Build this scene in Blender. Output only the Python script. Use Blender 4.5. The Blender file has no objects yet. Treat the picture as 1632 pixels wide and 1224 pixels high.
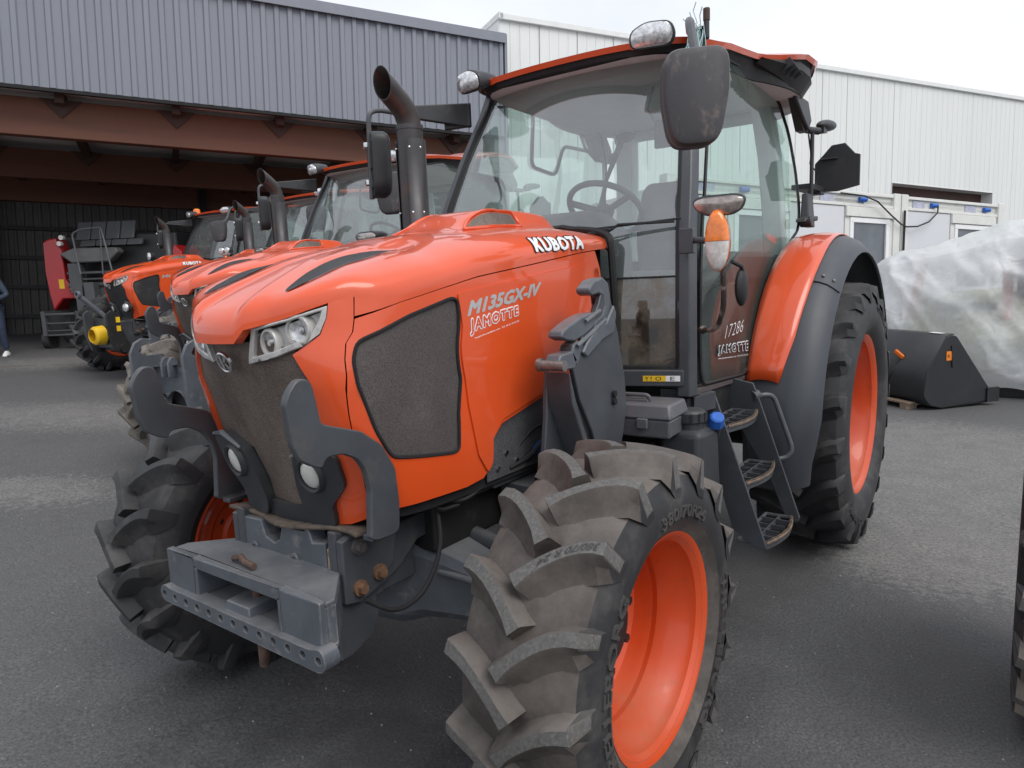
import bpy, bmesh, math, random
from mathutils import Vector, Matrix, noise
from mathutils.geometry import delaunay_2d_cdt
PI = math.pi
random.seed(7)
SC = bpy.context.scene
COL = SC.collection

# ------------------------------------------------------------ camera, sky, sun, exposure
cd = bpy.data.cameras.new('camera'); cam = bpy.data.objects.new('camera', cd); COL.objects.link(cam)
cd.sensor_width = 36; cd.lens = 1129.03 / 1632 * 36; cd.clip_end = 500; cd.clip_start = 0.05
Rr = (0.8049020, 0.5919183, -0.0420177); Ru = (-0.0551144, 0.1450714, 0.9878850); Rf = (-0.5908428, 0.7928348, -0.1493915)
cam.matrix_world = Matrix(((Rr[0], Ru[0], -Rf[0], 1.8791), (Rr[1], Ru[1], -Rf[1], -1.7588), (Rr[2], Ru[2], -Rf[2], 1.6370), (0, 0, 0, 1)))
SC.camera = cam
SUN_EL, SUN_AZ = math.radians(52), math.radians(-60)       # azimuth from +Y towards +X
w = bpy.data.worlds.new('World'); SC.world = w; w.use_nodes = True
nt = w.node_tree; nt.nodes.clear()
out = nt.nodes.new('ShaderNodeOutputWorld'); bg = nt.nodes.new('ShaderNodeBackground'); bg.inputs['Strength'].default_value = 0.1
sky = nt.nodes.new('ShaderNodeTexSky'); sky.sky_type = 'NISHITA'; sky.sun_disc = False
sky.sun_elevation = SUN_EL; sky.sun_rotation = SUN_AZ % (2 * PI)
tc = nt.nodes.new('ShaderNodeTexCoord'); nz = nt.nodes.new('ShaderNodeTexNoise'); mpn = nt.nodes.new('ShaderNodeMapping')
mpn.inputs['Scale'].default_value = (1, 1, 2.6)
nz.inputs['Scale'].default_value = 1.7; nz.inputs['Detail'].default_value = 6; nz.inputs['Roughness'].default_value = .55
rp = nt.nodes.new('ShaderNodeValToRGB')
rp.color_ramp.elements[0].position = .32; rp.color_ramp.elements[0].color = (5.6, 5.9, 6.6, 1)
rp.color_ramp.elements[1].position = .66; rp.color_ramp.elements[1].color = (7.4, 7.6, 8.1, 1)
mx = nt.nodes.new('ShaderNodeMix'); mx.data_type = 'RGBA'; mx.inputs[0].default_value = .93
L = nt.links
L.new(tc.outputs['Generated'], mpn.inputs['Vector']); L.new(mpn.outputs[0], nz.inputs['Vector']); L.new(nz.outputs[0], rp.inputs[0])
L.new(sky.outputs[0], mx.inputs[6]); L.new(rp.outputs[0], mx.inputs[7]); L.new(mx.outputs[2], bg.inputs['Color']); L.new(bg.outputs[0], out.inputs[0])
sd = bpy.data.lights.new('sun', 'SUN'); sd.energy = 1.4; sd.angle = math.radians(42); sd.color = (1, .97, .93)
so = bpy.data.objects.new('sun', sd); COL.objects.link(so)
sdir = Vector((math.sin(SUN_AZ) * math.cos(SUN_EL), math.cos(SUN_AZ) * math.cos(SUN_EL), math.sin(SUN_EL)))
sdir = Vector((.62, -.12, .78)).normalized(); so.rotation_euler = sdir.to_track_quat('Z', 'Y').to_euler()
sky.sun_elevation = math.asin(sdir.z); sky.sun_rotation = math.atan2(sdir.x, sdir.y) % (2 * PI)
SC.view_settings.view_transform = 'Standard'; SC.view_settings.look = 'None'; SC.view_settings.gamma = 1
SC.view_settings.use_curve_mapping = False; SC.view_settings.exposure = 0.55
SC.render.engine = 'CYCLES'; SC.cycles.transparent_max_bounces = 24; SC.cycles.max_bounces = 8

# ------------------------------------------------------------ materials
MATS = {}
def pm(name, base, rough=.5, metal=0., coat=0., var=.12, vs=6., dirt=None, bump=None, spec=.5, emis=None, alpha=None, mesh=None, stretch=(1, 1, 1), rvar=.0, dust=None, edge=None):
    """dirt=(colour, low, high, scale); dust=(colour, amount) settles on upward faces"""
    if name in MATS: return MATS[name]
    m = bpy.data.materials.new(name); m.use_nodes = True; n = m.node_tree.nodes; l = m.node_tree.links
    b = n['Principled BSDF']; b.inputs['Roughness'].default_value = rough; b.inputs['Metallic'].default_value = metal
    b.inputs['Coat Weight'].default_value = coat; b.inputs['Coat Roughness'].default_value = .05; b.inputs['Specular IOR Level'].default_value = spec
    t = n.new('ShaderNodeTexCoord'); mp = n.new('ShaderNodeMapping'); mp.inputs['Scale'].default_value = stretch
    l.new(t.outputs['Object'], mp.inputs[0])
    def noi(s, d=5, r=.6):
        x = n.new('ShaderNodeTexNoise'); x.inputs['Scale'].default_value = s; x.inputs['Detail'].default_value = d; x.inputs['Roughness'].default_value = r
        l.new(mp.outputs[0], x.inputs['Vector']); return x
    def ramp(src, a, bb, ca=(0, 0, 0, 1), cb=(1, 1, 1, 1)):
        r = n.new('ShaderNodeValToRGB'); r.color_ramp.elements[0].position = a; r.color_ramp.elements[1].position = bb
        r.color_ramp.elements[0].color = ca; r.color_ramp.elements[1].color = cb; l.new(src, r.inputs[0]); return r.outputs[0]
    def mix(f, a, bb):
        x = n.new('ShaderNodeMix'); x.data_type = 'RGBA'
        if isinstance(f, (int, float)): x.inputs[0].default_value = f
        else: l.new(f, x.inputs[0])
        for i, c in ((6, a), (7, bb)):
            if isinstance(c, tuple): x.inputs[i].default_value = c
            else: l.new(c, x.inputs[i])
        return x.outputs[2]
    def C4(c, k=1): return (min(c[0] * k, 1), min(c[1] * k, 1), min(c[2] * k, 1), 1)
    c = ramp(noi(vs).outputs[0], .3, .7, C4(base, 1 - var), C4(base, 1 + var))
    if dirt:
        dc, lo, hi, s = dirt
        c = mix(ramp(noi(s, 8, .68).outputs[0], lo, hi), c, C4(dc))
    if mesh:
        v = n.new('ShaderNodeTexVoronoi'); v.inputs['Scale'].default_value = mesh; l.new(t.outputs['Object'], v.inputs['Vector'])
        c = mix(ramp(v.outputs['Distance'], .2, .55), mix(.65, c, (0, 0, 0, 1)), c)
    if dust:
        g = n.new('ShaderNodeNewGeometry'); sx = n.new('ShaderNodeSeparateXYZ'); l.new(g.outputs['Normal'], sx.inputs[0])
        mm = n.new('ShaderNodeMath'); mm.operation = 'MULTIPLY'
        l.new(ramp(sx.outputs[2], .55, .95), mm.inputs[0]); l.new(ramp(noi(9, 8, .7).outputs[0], .35, .75, (dust[1] * .3,) * 3 + (1,), (dust[1],) * 3 + (1,)), mm.inputs[1])
        c = mix(mm.outputs[0], c, C4(dust[0]))
    if edge:     # chipped and rubbed edges
        bv = n.new('ShaderNodeBevel'); bv.samples = 3; bv.inputs['Radius'].default_value = edge[1]; g2 = n.new('ShaderNodeNewGeometry')
        dt = n.new('ShaderNodeVectorMath'); dt.operation = 'DOT_PRODUCT'; l.new(bv.outputs[0], dt.inputs[0]); l.new(g2.outputs['Normal'], dt.inputs[1])
        e1 = ramp(dt.outputs['Value'], .80, .97, (1, 1, 1, 1), (0, 0, 0, 1)); m3 = n.new('ShaderNodeMath'); m3.operation = 'MULTIPLY'; l.new(e1, m3.inputs[0]); l.new(ramp(noi(30, 6, .7).outputs[0], .40, .62), m3.inputs[1])
        c = mix(m3.outputs[0], c, C4(edge[0]))
    l.new(c, b.inputs['Base Color'])
    if rvar:
        r = ramp(noi(vs * 1.7).outputs[0], .3, .7, (max(rough - rvar, .02),) * 3 + (1,), (min(rough + rvar, 1),) * 3 + (1,)); l.new(r, b.inputs['Roughness'])
    if bump:
        bp = n.new('ShaderNodeBump'); bp.inputs['Strength'].default_value = bump[0]; bp.inputs['Distance'].default_value = bump[2] if len(bump) > 2 else .002
        l.new(noi(bump[1], 6, .65).outputs[0], bp.inputs['Height']); l.new(bp.outputs[0], b.inputs['Normal'])
    if emis: b.inputs['Emission Color'].default_value = C4(emis[0]); b.inputs['Emission Strength'].default_value = emis[1]
    if alpha is not None: b.inputs['Alpha'].default_value = alpha
    MATS[name] = m; return m
def glass(name, tint, refl=1., veil=None, veilcol=(.3, .31, .3), lo=.45, hi=.75, fs=5., base_veil=0.):
    """thin tinted pane: transparent + fresnel gloss, with an uneven film of dirt and painted-in reflection haze"""
    if name in MATS: return MATS[name]
    m = bpy.data.materials.new(name); m.use_nodes = True; n = m.node_tree.nodes; l = m.node_tree.links; n.clear()
    o = n.new('ShaderNodeOutputMaterial'); tr = n.new('ShaderNodeBsdfTransparent'); tr.inputs[0].default_value = tint + (1,)
    gl = n.new('ShaderNodeBsdfGlossy'); gl.inputs['Roughness'].default_value = .02; gl.inputs['Color'].default_value = (1, 1, 1, 1)
    fr = n.new('ShaderNodeFresnel'); fr.inputs[0].default_value = 1.5
    g = n.new('ShaderNodeNewGeometry'); # same fresnel from both sides of the pane
    mm = n.new('ShaderNodeMath'); mm.operation = 'MULTIPLY'; mm.inputs[1].default_value = 1.7 * refl; mm.use_clamp = True
    lw = n.new('ShaderNodeLayerWeight'); lw.inputs[0].default_value = .30
    pw = n.new('ShaderNodeMath'); pw.operation = 'MULTIPLY_ADD'; pw.inputs[1].default_value = .62 * refl; pw.inputs[2].default_value = .15 * refl
    l.new(lw.outputs['Fresnel'], pw.inputs[0])
    mx = n.new('ShaderNodeMixShader'); l.new(pw.outputs[0], mx.inputs[0]); l.new(tr.outputs[0], mx.inputs[1]); l.new(gl.outputs[0], mx.inputs[2])
    df = n.new('ShaderNodeBsdfDiffuse'); df.inputs[0].default_value = veilcol + (1,)
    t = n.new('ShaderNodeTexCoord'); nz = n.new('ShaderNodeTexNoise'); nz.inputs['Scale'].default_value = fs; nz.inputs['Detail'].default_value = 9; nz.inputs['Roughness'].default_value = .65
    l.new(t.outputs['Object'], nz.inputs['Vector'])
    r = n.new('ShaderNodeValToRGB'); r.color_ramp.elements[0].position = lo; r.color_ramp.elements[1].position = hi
    r.color_ramp.elements[0].color = (base_veil,) * 3 + (1,); r.color_ramp.elements[1].color = ((veil or 0) + base_veil,) * 3 + (1,)
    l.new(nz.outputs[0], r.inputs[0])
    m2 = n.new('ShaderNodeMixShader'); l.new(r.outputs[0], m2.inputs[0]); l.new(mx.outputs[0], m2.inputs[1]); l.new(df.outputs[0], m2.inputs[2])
    l.new(m2.outputs[0], o.inputs[0]); MATS[name] = m; return m

ORANGE = pm('orange_paint', (.70, .082, .015), .34, coat=.8, var=.05, vs=3, dirt=((.50, .075, .022), .60, .85, 5), rvar=.04)
RIMO = pm('orange_rim_paint', (.60, .070, .013), .38, coat=.3, var=.06, vs=5, dirt=((.38, .07, .025), .56, .80, 7), dust=((.35, .2, .13), .5))
GREYM = pm('charcoal_metal_paint', (.052, .057, .065), .46, coat=.1, var=.2, vs=5, dirt=((.09, .085, .08), .56, .78, 8), bump=(.08, 60, .001), dust=((.16, .155, .15), .55), edge=((.17, .17, .17), .005))
STEEL = pm('scuffed_grey_steel', (.085, .095, .11), .40, coat=.15, var=.2, vs=7, dirt=((.20, .195, .19), .58, .74, 11), bump=(.12, 80, .001), dust=((.23, .225, .22), .7), rvar=.1, edge=((.34, .33, .31), .006))
PLASTIC = pm('dark_grey_plastic', (.030, .032, .036), .50, var=.15, vs=8, dirt=((.07, .067, .062), .55, .8, 7), bump=(.15, 300, .0006), dust=((.11, .105, .1), .5))
FENDER = pm('grey_fender_plastic', (.046, .051, .060), .50, var=.1, vs=3, dirt=((.085, .08, .078), .55, .85, 5), bump=(.12, 300, .0005), dust=((.14, .14, .14), .4))
MIDPL = pm('mid_grey_plastic', (.10, .10, .11), .42, var=.1, vs=8, dirt=((.17, .165, .16), .55, .8, 9), dust=((.2, .2, .2), .3))
BLACK = pm('black_parts', (.012, .012, .013), .6, var=.2, dirt=((.05, .045, .04), .55, .8, 12))
SEAM = pm('dark_liner', (.008, .008, .009), .8)
RUB = pm('tyre_rubber', (.022, .022, .024), .62, var=.2, vs=9, dirt=((.075, .07, .066), .50, .74, 6), bump=(.25, 90, .0015), dust=((.13, .125, .12), .45), rvar=.08)
BEAD = pm('dusty_bead', (.070, .062, .055), .75, var=.3, vs=12, dirt=((.12, .105, .09), .5, .7, 14))
RUBD = pm('dusty_tyre_rubber', (.058, .049, .043), .74, var=.3, vs=6, dirt=((.140, .120, .104), .42, .68, 5), bump=(.3, 70, .002), dust=((.20, .18, .165), .5))
WORN = pm('worn_tread_face', (.100, .096, .091), .8, var=.2, vs=80, dirt=((.155, .150, .142), .48, .68, 110), bump=(.6, 120, .002))
RUBM = pm('muddy_tyre_rubber', (.13, .115, .098), .85, var=.3, vs=9, dirt=((.22, .195, .165), .42, .68, 8), bump=(.4, 60, .003))
GRILLE = pm('dusty_grille_mesh', (.125, .096, .080), .72, var=.3, vs=3, dirt=((.20, .16, .13), .45, .72, 6), mesh=260, stretch=(1, 1, .25), bump=(.3, 400, .001))
SMESH = pm('side_mesh', (.080, .066, .063), .70, var=.15, vs=4, dirt=((.12, .10, .09), .50, .8, 5), mesh=260, bump=(.3, 400, .001))
DMESH = pm('dark_mesh', (.025, .025, .026), .6, var=.3, vs=5, dirt=((.09, .09, .09), .56, .8, 8), mesh=180, bump=(.4, 300, .001))
SIDEL = pm('sidewall_print', (.055, .052, .049), .7, var=.2)
SCREEN = pm('engine_screen_mesh', (.075, .075, .078), .6, var=.3, vs=5, dirt=((.13, .13, .13), .52, .8, 8), mesh=180, bump=(.4, 300, .001))
CHROME = pm('bright_metal', (.62, .62, .63), .22, 1., var=.05)
SILVER = pm('silver_bezel', (.52, .51, .49), .34, .35, var=.08, vs=14, dirt=((.2, .19, .18), .5, .8, 20))
LENS = pm('lamp_glass', (.78, .79, .78), .09, .6, coat=1, var=.5, vs=55, bump=(.35, 70, .003))
LENSG = pm('grubby_lamp_glass', (.36, .31, .28), .14, .6, coat=.8, var=.4, vs=40, bump=(.3, 60, .003))
MILK = pm('milky_lens', (.60, .61, .55), .12, coat=1, var=.12, vs=12)
AMBER = pm('amber_lens', (.85, .20, .012), .12, coat=1, var=.2, vs=50, bump=(.3, 120, .002))
CLEARL = pm('clear_lens', (.68, .64, .60), .12, coat=1, var=.2, vs=60, bump=(.3, 120, .002))
RUST = pm('rusty_steel', (.105, .062, .045), .75, var=.4, vs=20, dirt=((.05, .03, .022), .45, .6, 15), bump=(.4, 80, .002))
PIPE = pm('exhaust_steel', (.052, .050, .052), .42, .3, var=.25, vs=5, dirt=((.10, .06, .045), .58, .76, 7), rvar=.08)
BOLT = pm('bolt_metal', (.25, .24, .23), .4, .7, var=.3, vs=40)
BRUST = pm('rusty_bolt', (.22, .125, .075), .6, .4, var=.3, vs=40)
EARTH = pm('caked_earth', (.30, .22, .15), .95, var=.3, vs=25, dirt=((.10, .08, .07), .5, .65, 18), bump=(.8, 60, .004))
EARTHD = pm('dusty_rubber_strip', (.11, .085, .065), .9, var=.4, vs=25, bump=(.6, 60, .003))
BLUEP = pm('blue_cap', (.02, .12, .48), .4, var=.1)
YELLOW = pm('yellow_plastic', (.80, .50, .02), .4, var=.08)
WHITE = pm('white_print', (.80, .80, .80), .4, var=.03)
SILVP = pm('silver_print', (.52, .52, .52), .35, .35, var=.05)
REDP = pm('red_print', (.62, .05, .02), .4)
GLASS = glass('cab_glass', (.84, .95, .915), 1., .10, (.62, .66, .65), .5, .8, 4., .09)  # pale diffuse haze paints the white sky's reflection into the pane
GLASSD = glass('dirt_and_reflection_lower_glass', (.62, .72, .68), 1., .75, (.20, .17, .13), .40, .66, 8., .10)  # brown blotches: dirt together with brown reflections painted into the pane
DOORG = glass('door_glass', (.76, .90, .85), .5, .12, (.40, .48, .44), .5, .8, 4., .07)  # greenish haze paints green reflections into the door pane
CABIN = pm('cab_lining', (.72, .73, .74), .7, var=.05)
MIRG = pm('mirror_glass', (.03, .032, .034), .10, var=.1)
SEATM = pm('seat_fabric', (.10, .105, .11), .85, var=.1, vs=20)
TARPBASE = None

# ------------------------------------------------------------ mesh helpers
class MB:
    def __init__(s): s.v = []; s.f = []; s.m = []; s.mi = 0; s.M = None
    def add(s, vs, fs):
        b = len(s.v)
        for p in vs:
            p = Vector(p)
            if s.M is not None: p = s.M @ p
            s.v.append(p[:])
        for f in fs: s.f.append(tuple(i + b for i in f)); s.m.append(s.mi)
        return s
    def box(s, x0, x1, y0, y1, z0, z1, M=None):
        vs = [Vector((x, y, z)) for x in (x0, x1) for y in (y0, y1) for z in (z0, z1)]
        if M is not None: vs = [M @ v for v in vs]
        return s.add(vs, [(0, 1, 3, 2), (4, 6, 7, 5), (0, 4, 5, 1), (2, 3, 7, 6), (0, 2, 6, 4), (1, 5, 7, 3)])
    def hexa(s, a, b):      # two quads (4 pts each) joined
        return s.add(list(a) + list(b), [(3, 2, 1, 0), (4, 5, 6, 7)] + [(i, (i + 1) % 4, (i + 1) % 4 + 4, i + 4) for i in range(4)])
    def prism(s, pts, off):
        """closed polygon of 3D points extruded by vector off"""
        n = len(pts); off = Vector(off); a = [Vector(p) for p in pts]; b = [p + off for p in a]
        k = len(s.v); tri = None
        s.add(a + b, [tuple(range(n))[::-1], tuple(range(n, 2 * n))] + [(i, (i + 1) % n, (i + 1) % n + n, i + n) for i in range(n)])
        return s
    def tube(s, path, r, seg=10, caps=True):
        P = [Vector(p) for p in path]; n = len(P); rr = r if isinstance(r, (list, tuple)) else [r] * n
        T = []
        for i in range(n):
            t = (P[min(i + 1, n - 1)] - P[max(i - 1, 0)]).normalized(); T.append(t)
        up = Vector((0, 0, 1)) if abs(T[0].z) < .9 else Vector((1, 0, 0))
        N = (up - T[0] * up.dot(T[0])).normalized(); vs = []; fs = []
        for i in range(n):
            N = (N - T[i] * N.dot(T[i])).normalized(); B = T[i].cross(N)
            for k in range(seg):
                a = 2 * PI * k / seg; vs.append(P[i] + (N * math.cos(a) + B * math.sin(a)) * rr[i])
        for i in range(n - 1):
            for k in range(seg): fs.append((i * seg + k, i * seg + (k + 1) % seg, (i + 1) * seg + (k + 1) % seg, (i + 1) * seg + k))
        if caps: fs.append(tuple(range(seg))[::-1]); fs.append(tuple((n - 1) * seg + k for k in range(seg)))
        return s.add(vs, fs)
    def cyl(s, p0, p1, r, seg=14, r1=None): return s.tube([p0, p1], [r, r if r1 is None else r1], seg)
    def lathe(s, prof, seg=48, c=(0, 0, 0), ax='x', close=False, a0=0, a1=2 * PI):
        full = abs(a1 - a0 - 2 * PI) < 1e-6; m = seg if full else seg + 1; vs = []; fs = []
        for i in range(m):
            a = a0 + (a1 - a0) * i / seg; ca, sa = math.cos(a), math.sin(a)
            for (x, r) in prof:
                if ax == 'x': vs.append((c[0] + x, c[1] - r * ca, c[2] + r * sa))
                elif ax == 'z': vs.append((c[0] + r * ca, c[1] + r * sa, c[2] + x))
                else: vs.append((c[0] + r * sa, c[1] + x, c[2] + r * ca))
        n = len(prof)
        for i in range(seg):
            j = (i + 1) % m
            for k in range(n - 1 + (1 if close else 0)):
                k2 = (k + 1) % n; fs.append((i * n + k, i * n + k2, j * n + k2, j * n + k))
        return s.add(vs, fs)
    def grid(s, fn, nu, nv):
        vs = [fn(i / nu, j / nv) for i in range(nu + 1) for j in range(nv + 1)]
        fs = [(i * (nv + 1) + j, (i + 1) * (nv + 1) + j, (i + 1) * (nv + 1) + j + 1, i * (nv + 1) + j + 1) for i in range(nu) for j in range(nv)]
        return s.add(vs, fs)
    def loft(s, secs, closed=True, caps=True):
        n = len(secs[0]); vs = [p for q in secs for p in q]; fs = []
        for i in range(len(secs) - 1):
            for k in range(n if closed else n - 1): fs.append((i * n + k, i * n + (k + 1) % n, (i + 1) * n + (k + 1) % n, (i + 1) * n + k))
        if caps: fs.append(tuple(range(n))[::-1]); fs.append(tuple((len(secs) - 1) * n + k for k in range(n)))
        return s.add(vs, fs)
    def ball(s, c, r, seg=14, rings=8):
        rx, ry, rz = r if isinstance(r, (list, tuple)) else (r, r, r); vs = []; fs = []
        for i in range(rings + 1):
            t = PI * i / rings
            for k in range(seg):
                a = 2 * PI * k / seg; vs.append((c[0] + rx * math.sin(t) * math.cos(a), c[1] + ry * math.sin(t) * math.sin(a), c[2] + rz * math.cos(t)))
        for i in range(rings):
            for k in range(seg): fs.append((i * seg + k, (i + 1) * seg + k, (i + 1) * seg + (k + 1) % seg, i * seg + (k + 1) % seg))
        return s.add(vs, fs)
    def build(s, name, mat, parent=None, smooth=35, bevel=0, solid=0, bseg=2, clean=True):
        me = bpy.data.meshes.new(name); me.from_pydata(s.v, [], s.f)
        for mt in (mat if isinstance(mat, (list, tuple)) else [mat]): me.materials.append(mt)
        if any(s.m):
            for p, k in zip(me.polygons, s.m): p.material_index = k
        bm = bmesh.new(); bm.from_mesh(me)
        if clean: bmesh.ops.remove_doubles(bm, verts=bm.verts, dist=1e-5)
        bmesh.ops.recalc_face_normals(bm, faces=bm.faces)
        bm.to_mesh(me); bm.free()
        if smooth:
            me.polygons.foreach_set('use_smooth', [True] * len(me.polygons)); me.set_sharp_from_angle(angle=math.radians(smooth))
        o = bpy.data.objects.new(name, me); COL.objects.link(o)
        if parent: o.parent = parent
        if solid:
            q = o.modifiers.new('s', 'SOLIDIFY'); q.thickness = solid; q.offset = 0
        if bevel:
            q = o.modifiers.new('b', 'BEVEL'); q.width = bevel; q.segments = bseg; q.limit_method = 'ANGLE'; q.angle_limit = math.radians(40); q.harden_normals = False
            q2 = o.modifiers.new('w', 'WEIGHTED_NORMAL'); q2.keep_sharp = True
        return o
def tag(o, label=None, cat=None, group=None, kind=None):
    if label: o['label'] = label
    if cat: o['category'] = cat
    if group: o['group'] = group
    if kind: o['kind'] = kind
    return o
def empty(name, loc=(0, 0, 0), rz=0):
    o = bpy.data.objects.new(name, None); o.location = loc; o.rotation_euler = (0, 0, rz); o.empty_display_size = .3; COL.objects.link(o); return o
KIDS = {}
def copy_tree(o, parent=None, skip=()):
    c = o.copy(); COL.objects.link(c); c.parent = parent
    for ch in [x for x in bpy.data.objects if x.parent is o]:
        if ch.name.split('.')[0] in skip: continue
        copy_tree(ch, c, skip)
    return c
def joined(path, r=.03, seg=4):
    """polyline with rounded corners"""
    P = [Vector(p) for p in path]; out = [P[0]]
    for i in range(1, len(P) - 1):
        a = (P[i - 1] - P[i]); b = (P[i + 1] - P[i]); ra = min(r, a.length * .45); rb = min(r, b.length * .45)
        p0 = P[i] + a.normalized() * ra; p1 = P[i] + b.normalized() * rb
        for k in range(seg + 1):
            t = k / seg; out.append(p0 * (1 - t) ** 2 + P[i] * 2 * t * (1 - t) + p1 * t * t)
    out.append(P[-1]); return out
def lerp(a, b, t): return a + (b - a) * t
def pl(pts, x):
    if x <= pts[0][0]: return pts[0][1]
    for (a, b), (c, d) in zip(pts, pts[1:]):
        if x <= c: return b + (d - b) * (x - a) / (c - a)
    return pts[-1][1]
def inpoly(x, y, poly):
    r = False; n = len(poly)
    for i in range(n):
        x1, y1 = poly[i]; x2, y2 = poly[(i + 1) % n]
        if (y1 > y) != (y2 > y) and x < (x2 - x1) * (y - y1) / (y2 - y1) + x1: r = not r
    return r
def rpoly(poly, r=.02, seg=3):
    """round the corners of a 2D polygon"""
    n = len(poly); out = []
    for i in range(n):
        p = Vector(poly[i]); a = Vector(poly[i - 1]) - p; b = Vector(poly[(i + 1) % n]) - p
        ra = min(r, a.length * .45); rb = min(r, b.length * .45); p0 = p + a.normalized() * ra; p1 = p + b.normalized() * rb
        for k in range(seg + 1):
            t = k / seg; q = p0 * (1 - t) ** 2 + p * 2 * t * (1 - t) + p1 * t * t; out.append((q.x, q.y))
    return out
def dens(poly, step):
    out = []; n = len(poly)
    for i in range(n):
        a = Vector(poly[i]); b = Vector(poly[(i + 1) % n]); k = max(1, int((b - a).length / step))
        for j in range(k): q = a.lerp(b, j / k); out.append((q.x, q.y))
    return out
def patch(mb, outer, fn, off, thick, step=.04, holes=()):
    """polygon in surface coordinates (u,v) laid on fn(u,v) at offset off along its normal, with rims of depth thick"""
    def N(u, v):
        e = 2e-3; p = Vector(fn(u, v)); a = Vector(fn(u + e, v)) - p; b = Vector(fn(u, v + e)) - p
        return a.cross(b).normalized()
    def P(u, v, o): return Vector(fn(u, v)) + N(u, v) * o
    loops = [dens(outer, step)] + [dens(h, step) for h in holes]
    pts = []; edges = []
    for lp in loops:
        k = len(pts); pts += lp; edges += [(k + i, k + (i + 1) % len(lp)) for i in range(len(lp))]
    nb = len(pts)
    us = [p[0] for p in outer]; vs = [p[1] for p in outer]
    u = min(us) + step * .5
    while u < max(us):
        v = min(vs) + step * .5
        while v < max(vs):
            if inpoly(u, v, outer) and not any(inpoly(u, v, h) for h in holes):
                if min((u - q[0]) ** 2 + (v - q[1]) ** 2 for q in pts[:nb]) > (step * .45) ** 2: pts.append((u, v))
            v += step
        u += step
    V, _, F, *_r = delaunay_2d_cdt([Vector(p) for p in pts], edges, [], 0, 1e-6)
    fs = []
    for f in F:
        cx = sum(V[i].x for i in f) / len(f); cy = sum(V[i].y for i in f) / len(f)
        if inpoly(cx, cy, outer) and not any(inpoly(cx, cy, h) for h in holes): fs.append(tuple(f))
    mb.add([P(p.x, p.y, off) for p in V], fs)
    if thick:
        for lp in loops:
            n = len(lp); a = [P(p[0], p[1], off) for p in lp]; b = [P(p[0], p[1], off - thick) for p in lp]
            mb.add(a + b, [(i, (i + 1) % n, (i + 1) % n + n, i + n) for i in range(n)])
    return mb
def mirror(mb):
    m = MB(); m.v = [(-p[0], p[1], p[2]) for p in mb.v]; m.f = [f[::-1] for f in mb.f]; m.m = list(mb.m); return m
def both(mb):
    k = len(mb.v); m = mirror(mb); mb.v += m.v; mb.f += [tuple(i + k for i in f) for f in m.f]; mb.m += m.m; return mb
def text2d(s, size=1., bold=0., shear=0., res=3, space=1., box=None, raw=False):
    cu = bpy.data.curves.new('t', 'FONT'); cu.body = s; cu.size = size; cu.offset = bold; cu.shear = shear; cu.resolution_u = res; cu.space_character = space; cu.fill_mode = 'FRONT'
    o = bpy.data.objects.new('t', cu); COL.objects.link(o)
    me = o.to_mesh(); V = [(v.co.x, v.co.y) for v in me.vertices]; F = [tuple(p.vertices) for p in me.polygons]
    o.to_mesh_clear(); bpy.data.objects.remove(o); bpy.data.curves.remove(cu)
    x0 = min(v[0] for v in V); x1 = max(v[0] for v in V); y0 = min(v[1] for v in V); y1 = max(v[1] for v in V)
    if raw: return (x0, x1, y0, y1)
    if box: x0, x1, y0, y1 = box
    return [((v[0] - x0) / (x1 - x0), (v[1] - y0) / (y1 - y0)) for v in V], F
def put_text(mb, s, fn, **k):
    """fn maps (0..1, 0..1) of the text box to a 3D point"""
    V, F = text2d(s, **k); return mb.add([fn(*v) for v in V], F)
def tbox(s, **k): return text2d(s, raw=True, **k)

def heavy_text(mb, s, fn, du, dv, ring=8, cut=0, **k):
    """thicken the glyphs by laying shifted copies a hair apart; fn(u, v, e)"""
    V, F = text2d(s, **k)
    if cut:      # split the faces so the letters bend with the panel
        bm_ = bmesh.new(); vv = [bm_.verts.new((u, v * .25, 0)) for u, v in V]
        for f in F:
            try: bm_.faces.new([vv[j] for j in f])
            except ValueError: pass
        bmesh.ops.triangulate(bm_, faces=bm_.faces)
        for _ in range(5):
            es = [e for e in bm_.edges if e.calc_length() > .045]
            if not es: break
            bmesh.ops.subdivide_edges(bm_, edges=es, cuts=1); bmesh.ops.triangulate(bm_, faces=bm_.faces)
        bm_.verts.index_update(); V = [(q_.co.x, q_.co.y * 4) for q_ in bm_.verts]; F = [tuple(q_.index for q_ in f.verts) for f in bm_.faces]; bm_.free()
    for i in range(ring + 1):
        a = 2 * PI * i / ring; ou, ov = (0, 0) if i == ring else (du * math.cos(a), dv * math.sin(a))
        mb.add([fn(u + ou, v + ov, .00012 * i) for u, v in V], F)
    return mb
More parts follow.
